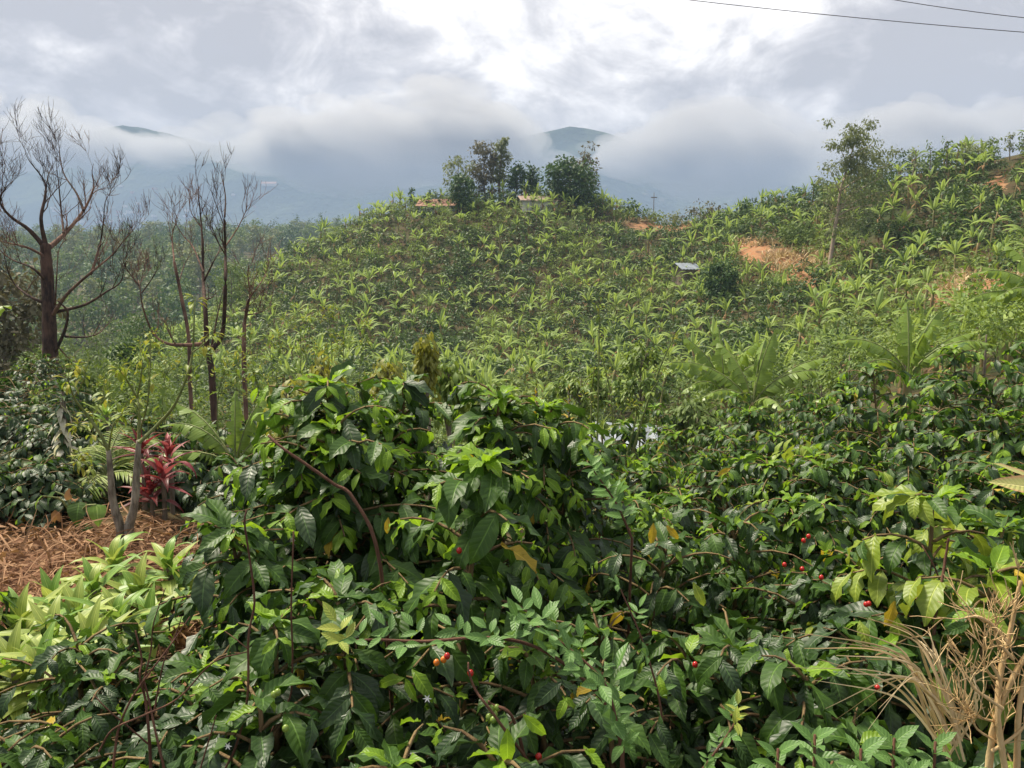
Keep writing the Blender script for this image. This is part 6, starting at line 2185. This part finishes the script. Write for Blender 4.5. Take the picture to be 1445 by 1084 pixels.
for k, (ex, ey, dz_) in enumerate(ends):
    bx_, by_ = 1345 + r.normal(0, 16), 1030 + r.uniform(-10, 45)
    a = P(bx_, by_, 1.72 + r.normal(0, .03))
    e_ = P(ex, ey, 1.72 + dz_)
    span = np.linalg.norm(e_ - a)
    arch = P(1345 + (ex - 1345) * .45 + r.normal(0, 6), min(ey, 960) - 5 + (by_ - ey) * .18 + r.normal(0, 8), 1.72 + dz_ * .5)
    path = smooth_path([a, (a + arch) / 2 + np.array([.03 * (1 if ex > 1345 else -.2), 0, .03]), arch, e_], 5) - np.array([c0[0], c0[1], zg])
    n2 = len(path)
    w_ = np.interp(np.linspace(0, 1, n2), [0, .3, 1], [.0022, .0030, .0004]) * r.uniform(.7, 1.4)
    tan = norm(np.gradient(path, axis=0))
    sd = norm(np.cross(tan, np.array([.2, -1, .3]) + r.normal(0, .3, 3)))
    nr = np.cross(sd, tan)
    V = np.concatenate([path - sd * w_[:, None], path + nr * w_[:, None] * .5, path + sd * w_[:, None]])
    Q = [(i, i + n2, i + n2 + 1, i + 1) for i in range(n2 - 1)] + [(i + n2, i + 2 * n2, i + 2 * n2 + 1, i + n2 + 1) for i in range(n2 - 1)]
    g = Geo()
    g.add(V, Q)
    link('blade', g.mesh('blade', MT['dry_grass']), root)

TWG = [([(1418, 1084), (1408, 1010), (1412, 950), (1428, 880), (1440, 820)], .009, .006), ([(1395, 1084), (1404, 1020), (1425, 965), (1450, 920)], .010, .007),
       ([(1420, 905), (1400, 882), (1380, 870), (1362, 872)], .006, .003), ([(1412, 960), (1396, 930), (1390, 900)], .005, .003), ([(1415, 1000), (1385, 980), (1370, 965), (1376, 950)], .005, .0025),
       ([(1410, 1020), (1375, 1010), (1368, 1000)], .004, .002), ([(1425, 960), (1400, 955), (1382, 925)], .005, .0025), ([(1430, 930), (1408, 905), (1402, 880)], .005, .0025), ([(1412, 1050), (1380, 1030), (1372, 1010)], .004, .002), ([(1435, 1084), (1438, 1000), (1450, 940)], .009, .006),
       ([(1400, 1060), (1430, 1040), (1450, 1020)], .005, .003)]
c0 = P(1415, 1084, 1.5)
zg = float(gz(c0[0], c0[1]))
root = thing('dead_shrub', 'dead shrub of pale tan forked twigs in the bottom right corner', 'dead shrub', (c0[0], c0[1], zg))
for k, (pts, ra, rb) in enumerate(TWG):
    path = traced(pts, 1.5 + r.uniform(-.02, .02), .015, r, 4) - np.array([c0[0], c0[1], zg])
    if k in (0, 1, 9):
        path = np.vstack([[path[0][0], path[0][1], -.05], path])
    g = Geo()
    tube(g, path, np.linspace(ra * .75, rb * .65, len(path)), 7, bump=.14)
    if k not in (0, 1, 9) or True:
        twigs(g, path, (ra + rb) * .11, r, 2, .09, .15, 5, 4, .0012)
    link('branch', g.mesh('branch', MT['tan_twig']), root)
for px, py, dv in ((1368, 880, (-.6, -.2, -.1)), (1395, 895, (.1, -.2, -1)), (1378, 905, (-.3, -.2, -.9))):
    F_ = frames(np.array([dv], float), np.array([[0, -.8, .6]]))[0]
    link('leaf', leaf_mesh(('c', 0, 1), CL_HI[0], MT['coffee_mid']), root, mat4(F_, .06, P(px, py, 1.48) - np.array([c0[0], c0[1], zg])))

# ------------------------------------------------------------------ bare reddish stems, bottom left, and long twigs
def bare_stems(label, d, lines, base_px, seed):
    r_ = np.random.default_rng(seed)
    c_ = P(base_px[0], base_px[1], d)
    zg_ = float(gz(c_[0], c_[1]))
    root_ = thing('bare_stems', label, 'bare shrub', (c_[0], c_[1], zg_))
    for k_, (pts, ra, rb) in enumerate(lines):
        path_ = traced([(a_ + r_.normal(0, 2.2), b__) for a_, b__ in pts], d + r_.uniform(-.03, .03), .03, r_, 5) - np.array([c_[0], c_[1], zg_])
        if pts[0][1] > 1060:
            path_ = np.vstack([[path_[0][0], path_[0][1], -.04], path_])
        g_ = Geo()
        tube(g_, path_, np.linspace(ra * .68, rb * .62, len(path_)), 6, bump=.14)
        link('stem', g_.mesh('stem', MT['twig']), root_)


bare_stems('clump of bare reddish stems crossing over the dark shrubs at left', 1.5,
           [([(212, 1084), (208, 1030), (204, 985), (200, 955), (198, 930), (190, 890)], .005, .0025), ([(160, 1084), (168, 1030), (185, 985), (212, 948), (240, 912), (270, 870)], .004, .002), ([(232, 1084), (222, 1040), (210, 990), (202, 958)], .004, .003),
            ([(216, 1005), (224, 975), (236, 930), (250, 890), (256, 870)], .003, .0015), ([(140, 1060), (160, 1030), (200, 1010), (250, 985), (300, 935), (350, 920)], .0035, .002), ([(210, 1050), (180, 1025), (150, 1000), (134, 980)], .003, .0015),
            ([(205, 965), (212, 920), (214, 880), (234, 830)], .003, .0015), ([(286, 1084), (295, 1045), (306, 1010)], .003, .002)], (206, 1084), 1)
bare_stems('long reddish twig rising past the dark hanging leaves', 1.6,
           [([(318, 1084), (335, 1050), (350, 985), (356, 900), (355, 850), (350, 790), (346, 740), (346, 720)], .0045, .003), ([(350, 915), (330, 900), (318, 890)], .002, .001)], (318, 1084), 2)
bare_stems('shorter reddish twig right of the long one', 1.7, [([(365, 1084), (390, 1030), (408, 985), (414, 930), (412, 850), (415, 750)], .004, .003)], (365, 1084), 3)
bare_stems('brown upright coffee stem under the yellowing shrub', 2.2, [([(1318, 1066), (1318, 900), (1324, 830), (1334, 780), (1342, 760)], .008, .005), ([(1326, 830), (1318, 800), (1300, 770)], .004, .003)], (1318, 1066), 4)
bare_stems('thick speckled coffee branch slanting under the left shoulder', 2.35, [([(560, 1075), (540, 800), (500, 705), (470, 683), (430, 656), (398, 632), (380, 615)], .010, .006)], (560, 1075), 5)
bare_stems('speckled cherry bearing branch below the orange cherries', 1.45, [([(740, 1075), (718, 1010), (700, 995), (690, 990)], .006, .004), ([(745, 1075), (690, 1000), (674, 975), (664, 950), (660, 935)], .005, .003)], (740, 1075), 6)

# ------------------------------------------------------------------ fading broad leaf entering at the right edge
c0 = P(1500, 700, 1.35)
zg = float(gz(c0[0], c0[1]))
root = thing('fading_leaf_plant', 'pale fading broad leaf with pink edge poking in at right', 'broad leaved plant', (c0[0], c0[1], zg))
H = c0[2] - zg
g = Geo()
tube(g, [(.03, .02, -.03), (.01, .01, H * .5), (0, 0, H)], [.006, .005, .004], 6)
link('stem', g.mesh('stem', MT['green_stem']), root)
me = leaf_mesh(('fade', 0), leaf_tpl(1, .34, 7, 2, .35, .25, .03, .6, .03, .6, .2), MT['pink_dry'])
link('leaf', me, root, mat4(frames(np.array([[-1, -.05, .16]]), np.array([[0, -.7, .8]]))[0], .145, (0, 0, H)))
link('leaf', me, root, mat4(frames(np.array([[-1, .1, .45]]), np.array([[0, -.2, 1.0]]))[0], .125, (0, .02, H - .005)))

# tiny white coffee flowers
for px, py, d in ((322, 1052, 1.5), (603, 985, 1.42)):
    c = P(px, py, d)
    rt = shrub('bottom left of the middle' if px < 400 else 'green cherries')
    g = Geo()
    tp = leaf_tpl(1, .3, 3, 1, .6, .2, 0, .7, 0, 1, .2)
    aa = np.arange(6) * PI / 3
    scatter(g, tp, np.zeros((6, 3)), np.stack([np.cos(aa), -.4 + 0 * aa, np.sin(aa)], -1), np.tile([[0, -1.0, 0]], (6, 1)), .010)
    link('flower', g.mesh('flower', MT['white_petal']), rt, mat4(np.eye(3), 1, c - np.array(rt.location)))
